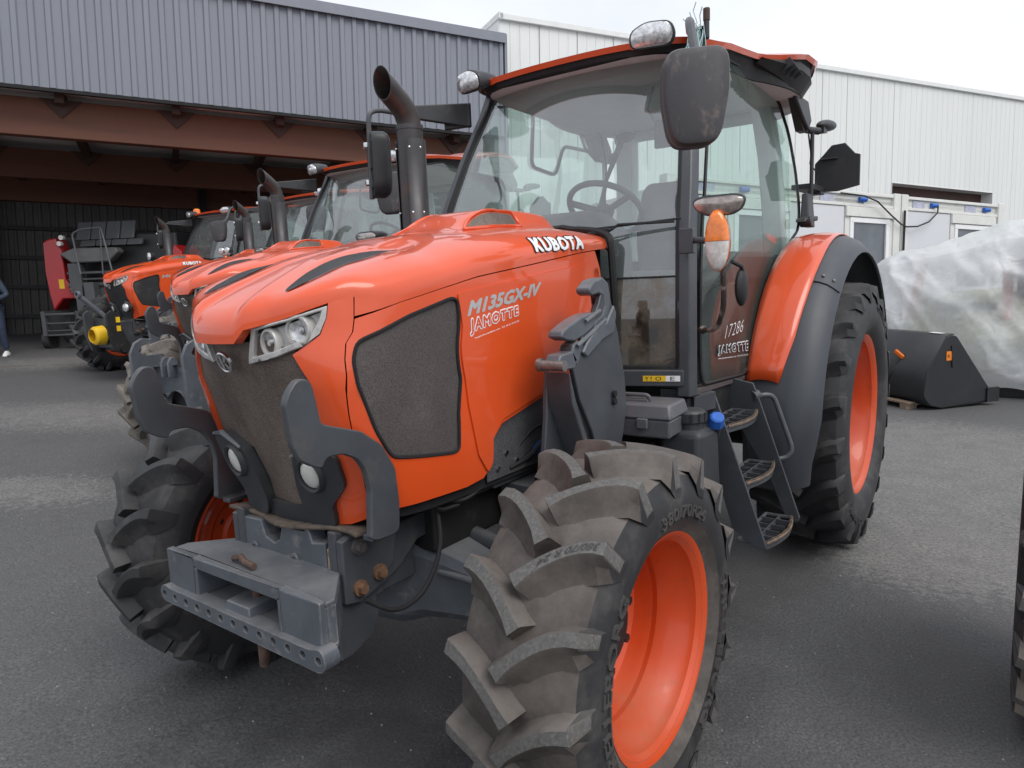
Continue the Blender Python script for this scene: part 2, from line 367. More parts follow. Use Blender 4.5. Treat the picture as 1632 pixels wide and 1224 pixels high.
# ------------------------------------------------------------ tractor: bonnet surfaces
SW = [(1.22, 0), (1.36, .03), (1.5, .10), (1.6, .125)]
YC = [(.80, -.42), (.96, -.445), (1.2, -.516), (1.43, -.605), (1.6, -.63)]
PLAN = [(0, 0), (.10, .001), (.20, .006), (.28, .016), (.335, .036), (.375, .072), (.400, .125), (.412, .20), (.416, .30), (.419, .5), (.425, .9), (.43, 1.7)]
QT = [0]
for (a, b), (c, d) in zip(PLAN, PLAN[1:]): QT.append(QT[-1] + math.hypot(c - a, d - b))
PX = [(q, p[0]) for q, p in zip(QT, PLAN)]; PY = [(q, p[1]) for q, p in zip(QT, PLAN)]
def wrap(q, z):
    s = 1 if q >= 0 else -1; q = abs(q)
    wd = 1 - .30 * max(0, (1.15 - z)) * math.exp(-max(0, q - .4) * 6)
    f = lambda P: (pl(P, q - .02) + pl(P, q - .01) + pl(P, q) + pl(P, q + .01) + pl(P, q + .02)) / 5 if q > .03 else pl(P, q)
    x = f(PX) * wd
    return (s * x, pl(YC, z) + f(PY) + pl(SW, z) * min(1, x / .37) ** 2, z)
ZB = [(0, 1.484), (.100, 1.486), (.124, 1.522), (.242, 1.554), (.333, 1.588), (.375, 1.604), (.46, 1.605)]   # lower edge of the bonnet top
SEAM_L = [(-.5, 1.535), (-.30, 1.582), (-.146, 1.611), (.033, 1.644), (.349, 1.681), (.673, 1.721), (.90, 1.74)]
ZC = [(-.46, 1.655), (-.35, 1.700), (-.26, 1.726), (-.1, 1.757), (0, 1.782), (.1, 1.800), (.26, 1.818), (.45, 1.834), (.7, 1.842), (.9, 1.832), (1.0, 1.82)]
NOSE = [(0, 1, 0), (.08, 1.0, .10), (.15, .995, .20), (.22, .975, .28), (.30, .935, .36), (.40, .86, .45), (.52, .74, .57), (.64, .60, .69), (.76, .44, .80), (.88, .23, .91), (1, 0, 1)]
def sstep(a, b, x):
    t = max(0, min(1, (x - a) / (b - a))); return t * t * (3 - 2 * t)
def topz(x, y):      # extra relief of the bonnet top: raised centre, valleys for the intake slots, air scoop
    ax = abs(x)
    v = -.012 * math.exp(-((ax - .20) / .05) ** 2) * sstep(-.60, -.42, y) * (1 - sstep(-.12, .08, y))
    c = .008 * (1 - sstep(.115, .150, ax)) * sstep(-.46, -.30, y) * (1 - sstep(-.05, .2, y))
    c2 = .066 * (1 - sstep(.130, .190, ax)) * sstep(.22, .44, y) * (1 - sstep(.84, .97, y))
    return v + c + c2
def top(q, t):
    """q along the lower edge, t 0 (edge) .. 1 (centre line)"""
    s = 1 if q >= 0 else -1; aq = abs(q)
    yq = wrap(aq, 1.58)[1]
    zb = lerp(pl(ZB, aq), pl(SEAM_L, yq) + .018, sstep(.345, .56, aq))
    B = Vector(wrap(aq, zb)); B.y -= .040 * (1 - sstep(.09, .20, aq))
    f = sstep(.26, .72, aq)
    sy = lerp(-.12, max(B.y, -.12), sstep(.3, .9, aq)) if B.y < .1 else B.y
    sy += .10 * sstep(1.25, 1.72, aq)
    zc = pl(ZC, sy)
    th = t * PI / 2; c1 = math.cos(th) ** .74; g1 = math.sin(th) ** .92
    c0 = pl([(a_, b_) for a_, b_, _ in NOSE], t); g0 = pl([(a_, b_) for a_, _, b_ in NOSE], t)
    ch = lerp(c0, c1, f); sh = lerp(g0, g1, f)
    x = B.x * ch; y = sy + (B.y - sy) * ch; z = B.z + (zc - B.z) * sh
    z += topz(x, y)
    return (s * x, y, z)
def onshoulder(y, z):
    """x of the bonnet's flank at (y, z), for lettering"""
    q = QT[6] + y + .46; t = 0
    for _ in range(6):
        lo, hi = 0, .6
        for _ in range(24):
            t = (lo + hi) / 2
            if top(q, t)[2] < z: lo = t
            else: hi = t
        q -= top(q, t)[1] - y
    return top(q, t)[0] if t > 1e-3 else wrap(q, z)[0]

def make_wheel(name, Xc, Yc, Zc, side, W, R, rimR, lugh, nl, rub, depth, sweep, mat_rim=None, discx=None, lugw=.020, ph=0., flank=.055):
    """wheel centred at (Xc,Yc,Zc); side=+1 outer face towards +X"""
    mat_rim = mat_rim or RIMO
    h = W / 2; fl = h * .86
    rim = MB()
    out = [(fl + .004, rimR + .006), (fl, rimR - .004), (fl - .012, rimR - .016), (fl - .022, rimR - .026), (fl - .055, rimR - .030), (fl - .07, rimR - .040), (h * .25, rimR - .046), (h * .12, rimR - .058), (fl - depth + .05, rimR - .060),
           (fl - depth + .015, rimR - .068), (fl - depth, rimR - .09), (fl - depth + .004, rimR * .62), (fl - depth + .03, rimR * .55), (fl - depth + .034, rimR * .40), (fl - depth + .02, rimR * .36), (fl - depth + .02, 0.001)]
    inn = [(-fl - .004, rimR + .006), (-fl, rimR - .008), (-fl + .03, rimR - .028), (-fl + .07, rimR - .040), (h * .12, rimR - .062)]
    rim.lathe([(side * a, b) for a, b in out], 72); rim.lathe([(side * a, b) for a, b in inn], 72)
    o = rim.build(name, mat_rim, None, smooth=30); o.location = (Xc, Yc, Zc)
    nb = 8
    for k in range(nb):
        bt = MB()
        a = 2 * PI * k / nb + .2; r = rimR * .48; x = side * (fl - depth + .032)
        bt.cyl((x, r * math.cos(a), r * math.sin(a)), (x + side * .022, r * math.cos(a), r * math.sin(a)), .016, 6)
        bt.build('wheel_nut', BLACK, o, smooth=0)
    hub = MB(); hub.cyl((side * (fl - depth + .02), 0, 0), (side * (fl - depth + .07), 0, 0), rimR * .25, 20, rimR * .22); hub.build('hub', BLACK, o)
    # tyre carcass
    r0 = R - lugh
    P = [(0, r0), (h * .4, r0 - .002), (h * .72, r0 - .008), (h * .90, r0 - .022), (h * .985, r0 - .055), (h * 1.03, lerp(r0, rimR, .42)), (h * 1.045, lerp(r0, rimR, .6)), (h * 1.02, lerp(r0, rimR, .78)), (h * .955, rimR + .030), (h * .90, rimR + .014), (h * .86, rimR + .004), (h * .82, rimR - .012)]
    prof = [(-x, r) for x, r in P[::-1]] + P[1:]
    # bead rings for detail
    t = MB(); t.lathe(prof, 96)
    for sg in (1, -1):
        for i in range(nl):
            a0 = 2 * PI * (i + ph + (0 if sg == 1 else .5)) / nl
            path = []
            for k in range(9):
                u = k / 7
                if k < 8:
                    x = sg * (-.020 + u * (h * .97 + .020)); rt = R - .014 * (abs(x) / h) ** 2.5; aa = a0 + sweep / R * (1 - (1 - u) ** 1.7)
                    if k == 7: rt -= .004
                else:
                    x = sg * h * 1.035; rt = r0 - .050; aa = a0 + sweep / R + .008
                rb = r0 - .012 if k < 7 else (r0 - .045 if k == 7 else r0 - .075)
                path.append((x, rt, rb, aa))
            sec = []
            for k, (x, rt, rb, aa) in enumerate(path):
                x1, _, _, a1 = path[max(0, k - 1)]; x2, _, _, a2 = path[min(8, k + 1)]
                if k >= 7: x1, a1 = path[6][0], path[6][3]; x2, a2 = path[7][0], path[7][3]
                tx, ts = x2 - x1, (a2 - a1) * R; ln = math.hypot(tx, ts) or 1; nx, ns = -ts / ln, tx / ln
                wt = lugw * (1 + .25 * max(0, k - 4) / 4) * (1.25 if k == 0 else 1); wb = wt + (.016 if k < 8 else .004); wl = wt + (flank * (1 if 0 < k < 7 else .55) if k < 8 else .006)
                q = []; hh_ = rt - rb
                pr_ = [(-wl, rb), (-wt - (wl - wt) * .28, rt - hh_ * .52), (-wt, rt - .005), (-wt + .005, rt), (wt - .005, rt), (wt, rt - .006), (wb, rb)]
                if sg < 0: pr_ = [(-a_, b_) for a_, b_ in pr_[::-1]]
                for (o_, r_) in pr_:
                    xx = x + nx * o_; a_ = aa + ns * o_ / R
                    if k == 8: xx = x
                    q.append((xx, -r_ * math.cos(a_), r_ * math.sin(a_)))
                sec.append(q)
            k0 = len(t.m); t.loft(sec, closed=True, caps=True)
            if rub is not RUB:
                for k in range(8): t.m[k0 + k * 7 + (3 if sg > 0 else 2)] = 2
    # fine ribs round the bead
    for fi, f_ in enumerate(t.f):
        cx = sum(abs(t.v[k][0]) for k in f_) / len(f_); cr = sum(math.hypot(t.v[k][1], t.v[k][2]) for k in f_) / len(f_)
        if t.m[fi] == 2: continue
        if cr < rimR + .045: t.m[fi] = 3
        elif cx > h * .90 and cr < r0 - .012: t.m[fi] = 1
    ty = t.build('tyre', [rub, RUB, WORN, BEAD if rub is not RUB else RUB], o, smooth=28)
    return o
def wheel_text(o, s, side, x, r0, r1, a_c, span, mat, name='sidewall_lettering', res=3):
    """raised lettering round the sidewall; angle a_c of its middle, measured from the front over the top"""
    m = MB(); V, F = text2d(s, bold=.012, res=res)
    def fn(u, v, e):
        r = r0 + (r1 - r0) * v; a = a_c + (u - .5) * span * side
        return (side * (x + e), -r * math.cos(a), r * math.sin(a))
    n = len(V); m.add([fn(*v, .0045) for v in V], F)
    # side walls of letters from their boundary edges
    from collections import Counter
    cnt = Counter()
    for f in F:
        for i in range(len(f)): cnt[tuple(sorted((f[i], f[(i + 1) % len(f)])))] += 1
    for (i, j), c_ in cnt.items():
        if c_ == 1: m.add([fn(*V[i], .0045), fn(*V[j], .0045), fn(*V[j], -.004), fn(*V[i], -.004)], [(0, 1, 2, 3)])
    return m.build(name, mat, o, smooth=0, clean=False)

def make_tractor():
    T = empty('tractor')
    # ---------------- bonnet
    m = MB(); m.grid(lambda u, v: wrap((u * 2 - 1) * 1.72, lerp(.93, lerp(1.44, 1.62, sstep(.4, .9, abs(u * 2 - 1) * 1.72)), v)), 90, 12)
    m.v = [(p[0] * .955, p[1] + .022, p[2]) for p in m.v]
    m.grid(lambda u, v: (lerp(-.40, .40, u), .88, lerp(.95, 1.75, v)), 2, 2)
    m.build('bonnet_frame', SEAM, T)
    # top shell
    qs = [0]
    while qs[-1] < 1.70: qs.append(qs[-1] + (.016 if qs[-1] < .5 else .03))
    QM = qs[-1]
    m = MB(); tt = [0, .015, .03, .05, .075, .10, .13, .16, .19, .22, .26, .30, .34, .38, .42, .46, .50, .54, .58, .62, .66, .70, .73, .76, .79, .82, .85, .88, .91, .94, .97, 1.0]
    allq = [-q for q in qs[:0:-1]] + qs
    vs = [top(q, t) for q in allq for t in tt]; nt_ = len(tt)
    fs = [(i * nt_ + k, (i + 1) * nt_ + k, (i + 1) * nt_ + k + 1, i * nt_ + k + 1) for i in range(len(allq) - 1) for k in range(nt_ - 1)]
    m.add(vs, fs)
    # flank between the shut line and the shoulder
    qb = [q for q in qs if q >= .386]; qb = [.386] + qb
    for sg in (1, -1):
        vs = []
        for q in qb:
            zt_ = top(q, 0)[2]; zs_ = pl(SEAM_L, wrap(q, 1.56)[1])
            for k in range(4): vs.append(wrap(sg * q, lerp(zs_, zt_, k / 3)) if k < 3 else top(sg * q, 0))
        n = len(qb); m.add(vs, [(i * 4 + k, (i + 1) * 4 + k, (i + 1) * 4 + k + 1, i * 4 + k + 1) for i in range(n - 1) for k in range(3)])
        vs = [Vector(wrap(sg * q, pl(SEAM_L, wrap(q, 1.56)[1]))) for q in qb]; m.add(vs + [Vector((p.x * .96, p.y, p.z - .001)) for p in vs], [(i, i + 1, i + 1 + n, i + n) for i in range(n - 1)])
    # turned-in lip under the edge
    lq = [q for q in allq if abs(q) < .386]; lip = [Vector(top(q, 0)) for q in lq]
    vs = [p for p in lip] + [Vector((p.x * .96, p.y + .03, p.z - .002)) for p, q in zip(lip, lq)]; n = len(lip)
    m.add(vs, [(i, i + 1, i + 1 + n, i + n) for i in range(n - 1)])
    # rear rolled edge
    for sg in (1, -1):
        e = [Vector(top(sg * QM, t)) for t in tt]; n = len(e)
        m.add(e + [Vector((p.x * .99, p.y + .03, p.z - .045)) for p in e], [(i, i + 1, i + 1 + n, i + n) for i in range(n - 1)])
    m.build('bonnet_top', ORANGE, T, smooth=50)
    # scoop opening on the hump and intake slots
    def topxy(x, y):
        """height of the shell over (x,y) by walking the grid"""
        best = 1e9; bz = 0
        for p in tv:
            d_ = (p[0] - x) ** 2 + (p[1] - y) ** 2
            if d_ < best: best = d_; bp = p
        return bp
    tv = [top(q, t) for q in [k * .02 for k in range(86)] for t in [j / 60 for j in range(61)]]
    def surf(x, y):
        ps = sorted(tv, key=lambda p: (p[0] - x) ** 2 + (p[1] - y) ** 2)[:4]
        ws = [1 / (((p[0] - x) ** 2 + (p[1] - y) ** 2) + 1e-5) for p in ps]; return sum(p[2] * k for p, k in zip(ps, ws)) / sum(ws)
    gx = [.08 + i * .01 for i in range(33)]; gy = [-.60 + i * .02 for i in range(76)]
    G = {}
    def sfn(x, y):
        i = (x - .06) / .01; j = (y + .62) / .02; i0, j0 = int(i), int(j); fi, fj = i - i0, j - j0
        def g(a, b):
            if (a, b) not in G: G[(a, b)] = surf(.06 + a * .01, -.62 + b * .02)
            return G[(a, b)]
        return g(i0, j0) * (1 - fi) * (1 - fj) + g(i0 + 1, j0) * fi * (1 - fj) + g(i0, j0 + 1) * (1 - fi) * fj + g(i0 + 1, j0 + 1) * fi * fj
    slot = [(.202, -.550), (.160, -.45), (.145, -.33), (.160, -.20), (.214, -.085), (.236, -.20), (.248, -.32), (.243, -.43), (.224, -.515)]
    for sg in (1, -1):
        m = MB(); patch(m, rpoly(slot, .04, 4), lambda x, y: (sg * x, y, sfn(x, y)), .0035 * sg, 0, .014)
        m.build('intake_slot', DMESH, T, smooth=50)
        m = MB()   # scoop mouth on the flank of the hump
        pts = [(.180, .275), (.184, .60), (.150, .60), (.144, .50), (.150, .34)]
        patch(m, rpoly(pts, .02), lambda x, y: (sg * x, y, sfn(x, y)), .0035 * sg, 0, .02)
        m.build('scoop_grille', GRILLE, T, smooth=50)
        m = MB(); P = [(sg * x, y, sfn(x, y) + .004) for x, y in dens(rpoly([(.188, .255), (.192, .62), (.144, .615), (.137, .50), (.144, .33)], .02), .03)]
        m.tube(P + [P[0]], .007, 6); m.build('scoop_rim', ORANGE, T, smooth=60)
    # front corner panels
    corner = [(.333, 1.588), (.36, 1.606), (.3838, 1.609), (.3838, 1.54), (.3805, 1.505), (.3695, 1.475), (.3775, 1.387), (.3665, 1.28), (.361, 1.136), (.350, .950), (.282, .926), (.222, .917), (.212, .990), (.291, 1.058), (.294, 1.148), (.267, 1.258), (.284, 1.373), (.244, 1.451), (.272, 1.469), (.313, 1.503), (.329, 1.55)]
    for sg in (1, -1):
        m = MB(); patch(m, corner, lambda u, v: wrap(u * sg, v), .0 if sg > 0 else 0, .018 * sg, .03)
        m.build('front_corner_panel', ORANGE, T, smooth=40)
    # side panels
    mesh_hole = rpoly([(.397, 1.478), (.557, 1.537), (.745, 1.581), (.771, 1.572), (.803, 1.331), (.722, 1.099), (.695, 1.094), (.575, 1.112), (.462, 1.133), (.448, 1.16), (.432, 1.235), (.413, 1.348), (.396, 1.43)], .02)
    side_o = [(.372, 1.477), (.3835, 1.506), (.3865, 1.541), (.532, 1.579), (.688, 1.608), (.868, 1.640), (1.184, 1.677), (1.507, 1.717), (1.62, 1.727), (1.655, 1.66), (1.69, 1.5), (1.69, 1.275), (1.471, 1.237), (1.2, 1.191), (.957, 1.141), (.893, 1.096), (.870, 1.05), (.846, 1.002), (.80, .975), (.715, .966), (.561, .969), (.439, .969), (.3535, .950), (.3645, 1.136), (.3700, 1.28), (.3808, 1.387)]
    for sg in (1, -1):
        fn = lambda u, v: wrap(u * sg, v)
        m = MB(); patch(m, side_o, fn, 0, .018 * sg, .04, [mesh_hole]); m.build('side_panel', ORANGE, T, smooth=40)
        m = MB(); patch(m, mesh_hole, fn, -.004 * sg, 0, .03)
        P = [Vector(fn(u, v)) for u, v in dens(mesh_hole, .03)]
        m2 = MB(); m2.tube([p + Vector((sg * -.001, 0, 0)) for p in P] + [P[0]], .006, 6)
        m.build('side_mesh', SMESH, T, smooth=50); m2.build('mesh_seal', SEAM, T)
        # raised badge field behind the mesh: a step pressed into the panel
        field = [(.766, 1.594), (.95, 1.613), (1.2, 1.641), (1.42, 1.664), (1.56, 1.678), (1.63, 1.66), (1.668, 1.5), (1.668, 1.29), (1.47, 1.252), (1.2, 1.206), (.960, 1.157), (.892, 1.108), (.860, 1.02), (.825, .99), (.800, 1.06), (.818, 1.331), (.797, 1.48)]
        m = MB(); patch(m, rpoly(field, .012, 2), fn, .006 * sg, .005 * sg, .04)
        m.build('badge_panel', ORANGE, T, smooth=60)
        # lower engine screen behind the notch
        m = MB(); m.grid(lambda u, v: (sg * (.409), lerp(.05, .90, u), lerp(.95, 1.28, v)), 4, 4); m.build('engine_screen', SCREEN, T)
        for y_, z_ in ((.11, .985), (.22, .99), (.16, 1.03)): m = MB(); m.cyl((sg * .406, y_, z_), (sg * .416, y_, z_), .009, 10); m.build('screen_bolt', CHROME, T)
    # front grille with frame
    gq = [(0, 1.483), (.10, 1.485), (.122, 1.50), (.250, 1.458), (.286, 1.374), (.270, 1.258), (.297, 1.152), (.20, 1.160), (.108, 1.132), (.087, 1.03), (.098, .958), (0, .950)]
    gp = gq + [(-u, v) for u, v in gq[-2:0:-1]]
    m = MB(); patch(m, gp, lambda u, v: wrap(u, v), -.012, .01, .035); m.build('front_grille', GRILLE, T, smooth=50)
    # fog lamp housings: black cheeks with milky lamps
    for sg in (1, -1):
        ch = rpoly([(.125, 1.140), (.21, 1.185), (.300, 1.160), (.305, 1.06), (.235, .990), (.235, .915), (.12, .905), (.098, .950), (.10, 1.04)], .02)
        m = MB(); patch(m, ch, lambda u, v: wrap(u * sg, v), .019 * sg, .04 * sg, .03)
        o = m.build('lamp_cheek', PLASTIC, T, smooth=50)
        c = Vector((sg * .190, -.498, 1.088)); d = Vector((sg * .10, -1, -.25)).normalized()
        m = MB(); m.cyl(c - d * -.0, c + d * .030, .052, 24, .045); m.M = Matrix.Translation(c) @ d.to_track_quat('Z', 'Y').to_matrix().to_4x4()
        m2 = MB(); m2.M = Matrix.Translation(c) @ d.to_track_quat('Z', 'Y').to_matrix().to_4x4() @ Matrix.Diagonal((.98, 1.14, 1, 1)); m2.ball((0, 0, 0), (.040, .040, .016), 24, 10)
        m3 = MB(); m3.M = m2.M; m3.lathe([(-.01, .056), (.006, .052), (.014, .046), (.010, .040), (-.01, .039)], 28, ax='z'); m3.build('fog_lamp_rim', PLASTIC, T, smooth=50)
        m2.build('fog_lamp', MILK, T, smooth=80)
        m = MB(); br = [wrap(sg * .13, 1.135), wrap(sg * .21, 1.178), wrap(sg * .29, 1.165)]
        m.tube([Vector(p) + Vector((0, -.024, .004)) for p in br], [.005, .010, .005], 8); m.build('lamp_brow', STEEL, T)
    m = MB(); lo = [(-.20, .93), (.20, .93)]
    ch = [(.12, .955), (.12, .903), (.06, .893), (-.06, .893), (-.12, .903), (-.12, .955), (0, .95)]
    patch(m, ch, lambda u, v: wrap(u, v), .004, .02, .03); m.build('chin', PLASTIC, T, smooth=50)
    # headlights
    hl = [(.124, 1.524), (.242, 1.551), (.331, 1.581), (.328, 1.551), (.312, 1.506), (.272, 1.472), (.193, 1.444), (.089, 1.423)]
    for sg in (1, -1):
        fn = lambda u, v: wrap(u * sg, v)
        m = MB(); patch(m, hl, fn, -.022 * sg, 0, .02); hb = m.build('headlight', SILVER, T, smooth=60)
        m = MB(); P = [Vector(fn(u, v)) for u, v in dens(hl[2:] + [hl[0]], .02)][:]
        inner = [(.137, 1.519), (.242, 1.543), (.318, 1.567), (.313, 1.546), (.298, 1.514), (.263, 1.488), (.193, 1.462), (.113, 1.444)]
        m = MB(); patch(m, hl, fn, .004 * sg, .028 * sg, .02, [inner]); m.build('bezel', SILVER, hb, smooth=30, bevel=.003)
        m = MB(); patch(m, [(.128, 1.518), (.24, 1.546), (.328, 1.575), (.31, 1.562), (.24, 1.536), (.125, 1.506)], fn, -.012 * sg, 0, .02); m.build('headlight_shade', SEAM, hb)
        for (u, v, r, asp) in ((.172, 1.484, .037, .80), (.258, 1.515, .041, .95)):
            c = Vector(fn(u, v)); e = .004; a = Vector(fn(u + e, v)) - Vector(fn(u - e, v)); b = Vector(fn(u, v + e)) - Vector(fn(u, v - e)); nn = a.cross(b).normalized() * sg
            nn = (nn + Vector((0, -.9, 0))).normalized()
            Mx = Matrix.Translation(c - nn * .016) @ nn.to_track_quat('Z', 'Y').to_matrix().to_4x4() @ Matrix.Diagonal((asp, 1.05, 1, 1))
            m = MB(); m.M = Mx; m.lathe([(-.03, r + .006), (.010, r + .003), (.016, r), (.016, r - .006), (.008, r - .008)], 32, ax='z'); m.build('lamp_ring', SILVER, hb, smooth=40)
            m = MB(); m.M = Mx; m.lathe([(-.008, .0005), (-.004, r * .35), (.004, r * .75), (.011, r - .006)], 32, ax='z')
            m.lathe([(.012, .0005), (.012, r * .22), (-.004, r * .25)], 16, ax='z'); m.build('lamp_reflector', LENS, hb, smooth=25)
    # emblem
    c = Vector((0, -.612, 1.431)); nrm = Vector((0, -1, -.36)).normalized(); M0 = Matrix.Translation(c + nrm * .006) @ nrm.to_track_quat('Z', 'Y').to_matrix().to_4x4()
    # keep the emblem upright: y axis of the disc up
    zx = nrm; xx = Vector((1, 0, 0)); yy = zx.cross(xx) ; yy = yy if yy.z > 0 else -yy
    M0 = Matrix(((xx.x, yy.x, zx.x, c.x + zx.x * .006), (xx.y, yy.y, zx.y, c.y + zx.y * .006), (xx.z, yy.z, zx.z, c.z + zx.z * .006), (0, 0, 0, 1)))
    m = MB(); m.M = M0
    m.lathe([(-.002, .0335), (.006, .033), (.008, .029), (.006, .025), (-.002, .0245)], 36, ax='z')
    for pg in ([(-.016, -.019), (-.016, .019), (-.004, .024), (-.004, -.024)], [(-.002, .003), (.009, .021), (.019, .015), (.006, -.0)], [(.002, -.004), (.010, -.001), (.022, -.014), (.012, -.020)]):
        m.prism([(x, y, .000) for x, y in pg], (0, 0, .006))
    m.build('emblem', CHROME, T, smooth=30)
    # lettering
    SY = [.355 + .0125 * i for i in range(30)]; SZ = [1.70 + .008 * i for i in range(14)]
    ST = [[onshoulder(a_, b_) for b_ in SZ] for a_ in SY]
    def shx(y, z):
        i = max(0, min(28.999, (y - .355) / .0125)); j = max(0, min(12.999, (z - 1.70) / .008)); i0, j0 = int(i), int(j); fi, fj = i - i0, j - j0
        return (ST[i0][j0] * (1 - fi) + ST[i0 + 1][j0] * fi) * (1 - fj) + (ST[i0][j0 + 1] * (1 - fi) + ST[i0 + 1][j0 + 1] * fi) * fj
    for sg in (1, -1):
        kbx = tbox('KUBOTA', space=1.10); jbx = tbox('JAMOTTE', space=1.22)
        def kub(u, v, e=.0):
            if sg < 0: u = 1 - u
            y = .372 + .318 * u + .012 * v; z = 1.7225 + .012 * u + .049 * v; z = z + 0
            return (sg * (shx(y, z) + .0030 + e), y, z + .001)
        m = MB(); heavy_text(m, 'KUBOTA', lambda u, v, e: kub(u, v, e), .026, .13, res=2, cut=1, space=1.10, box=kbx); m.build('brand_outline', SEAM, T, smooth=0, clean=False)
        m = MB(); heavy_text(m, 'KUBOTA', lambda u, v, e: kub(u, v, .0018 + e), .014, .06, res=2, cut=1, space=1.10, box=kbx); m.build('brand_lettering', WHITE, T, smooth=0, clean=False)
        def plane(y0, y1, z0, z1, h0, h1, e):
            def fn(u, v):
                if sg < 0: u = 1 - u
                y = lerp(y0, y1, u); z = lerp(z0, z1, u) + v * lerp(h0, h1, u); 
                return (sg * (wrapx(y) + .0075 + e), y + .0, z)
            return fn
        wrapx = lambda y: pl([(p[1], p[0]) for p in [(a, b - .60) for a, b in PLAN]], y + .0) if False else pl([(-.46, .40), (-.2, .413), (0, .418), (.4, .4245), (.9, .429)], y)
        m = MB(); f0 = plane(-.025, .372, 1.521, 1.571, .044, .042, .0); heavy_text(m, 'M135GX-IV', lambda u, v, e: (f0(u, v)[0] + sg * e, f0(u, v)[1] + .010 * v, f0(u, v)[2]), .011, .065, ring=8, res=2, shear=.18); m.build('model_lettering', SILVP, T, smooth=0, clean=False)
        m = MB(); f1 = plane(-.019, .242, 1.455, 1.494, .054, .044, .0); fj = plane(-.016, .240, 1.459, 1.4985, .048, .038, .0); heavy_text(m, 'JAMOTTE', lambda u, v, e: (fj(u, v)[0] + sg * e,) + fj(u, v)[1:], .020, .13, res=2, space=1.22, box=jbx); m.build('dealer_outline', WHITE, T, smooth=0, clean=False)
        m = MB(); f2 = plane(-.016, .240, 1.459, 1.4985, .048, .038, .0017); heavy_text(m, 'JAMOTTE', lambda u, v, e: (f2(u, v)[0] + sg * e,) + f2(u, v)[1:], .006, .03, ring=4, res=2, space=1.22, box=jbx); m.build('dealer_lettering', ORANGE, T, smooth=0, clean=False)
        m = MB(); f3 = plane(-.012, .244, 1.440, 1.480, .0085, .0085, .0); put_text(m, 'www.jamotte-machines.com - Tel. 03 21 03 05 25', f3, bold=.012, res=1); m.build('dealer_small_print', WHITE, T, smooth=0, clean=False)
    # ---------------- frame, axle, underside
    m = MB(); m.box(-.30, .30, -.10, .9, .72, 1.28); m.box(-.22, .22, .6, 3.1, .55, 1.15); m.box(-.34, .34, .95, 2.9, .95, 1.14); m.build('engine_and_gearbox', BLACK, T, bevel=.02)
    SX = .085
    rail = [(-.56, .955), (-.38, .900), (-.20, .905), (.16, .888), (.50, .905), (.95, .92), (.95, .70), (.44, .74), (.20, .80), (.05, .78), (-.02, .80), (-.10, .83), (-.22, .82), (-.30, .76), (-.44, .70), (-.56, .74)]
    for sg in (1, -1):
        m = MB(); m.prism([(sg * .215, y + (.08 if y < .5 else 0), z - .04) for y, z in rail], (sg * .035, 0, 0)); m.build('frame_rail', GREYM, T, bevel=.006)
        m = MB(); m.box(*sorted((sg * .25, sg * .36)), .02, .50, .90, .965)
        m.box(*sorted((sg * .36, sg * .385)), .12, .36, .905, .955); m.build('rail_bracket', GREYM, T, bevel=.005)
        for (y, z) in ((.28, .915), (.35, .945), (.42, .90), (.36, .88)):
            m = MB(); m.cyl((sg * .33, y, z), (sg * .375, y, z), .017, 6); m.cyl((sg * .33, y, z), (sg * .366, y, z), .023, 16); m.build('frame_bolt', BOLT, T, smooth=30)
        # cheek bracket with rusty bolts beside the front block
        ck = [(-.56, .93), (-.50, .945), (-.40, .93), (-.34, .90), (-.36, .80), (-.42, .745), (-.50, .72), (-.56, .735)]
        m = MB(); m.prism([(sg * .252, y + .08, z - .04) for y, z in ck], (sg * .028, 0, 0)); m.build('side_cheek', GREYM, T, bevel=.005)
        for (y, z, mt) in ((-.50, .900, BOLT), (-.505, .770, BRUST), (-.425, .792, BRUST)):
            m = MB(); y += .08; z -= .04; m.cyl((sg * .275, y, z), (sg * .306, y, z), .016, 6); m.cyl((sg * .275, y, z), (sg * .289, y, z), .025, 18); m.build('cheek_bolt', mt, T, smooth=30)
    # hoses and wiring along the rail
    m = MB(); m.tube(joined([(.37, .06, .925), (.385, .14, .945), (.40, .25, .985), (.405, .40, 1.03), (.40, .55, 1.12)], .05), .011, 8)
    m.tube(joined([(.36, -.14, .955), (.372, -.08, .915), (.385, -.02, .915), (.39, .10, .965)], .03), .010, 8)
    m.tube(joined([(.35, -.20, .95), (.36, -.14, .90), (.37, -.06, .90)], .03), .009, 8)
    m.tube(joined([(.405, .18, .97), (.42, .30, .99), (.425, .42, 1.05), (.42, .56, 1.10)], .05), .010, 8)
    m.tube(joined([(.402, .22, 1.02), (.41, .34, 1.09), (.41, .46, 1.08), (.41, .58, 1.10)], .05), .006, 6)
    m.build('hose', BLACK, T); m = MB(); m.cyl((.412, .325, .995), (.420, .375, 1.02), .015, 12); m.build('hose_coupling', BLUEP, T)
    m = MB(); m.tube(joined([(.34, -.13, .90), (.37, -.15, .78), (.37, -.24, .66), (.36, -.36, .64), (.34, -.46, .72)], .08, 6), .0075, 8); m.build('cable', BLACK, T)
    # front block under the nose, with notch
    blk = [(-.235, .885), (-.125, .888), (-.105, .835), (-.06, .822), (-.03, .84), (-.015, .885), (.10, .888), (.105, .905), (.12, .90), (.135, .86), (.195, .87), (.20, .66), (.195, .62), (-.20, .62), (-.235, .66)]
    m = MB(); m.prism([(x, -.475, z) for x, z in blk], (0, .06, 0)); m.build('front_block', STEEL, T, bevel=.004)
    m = MB(); m.box(-.205, .21, -.41, -.12, .64, .84); m.box(.197, .245, -.470, -.30, .655, .862); m.build('front_support', GREYM, T, bevel=.006)
    m = MB(); m.prism([(.203, -.476, .855), (.203, -.43, .86), (.203, -.42, .74), (.203, -.45, .67), (.203, -.476, .66)], (.046, 0, 0)); m.build('mud_patch', EARTH, T, bevel=.004)
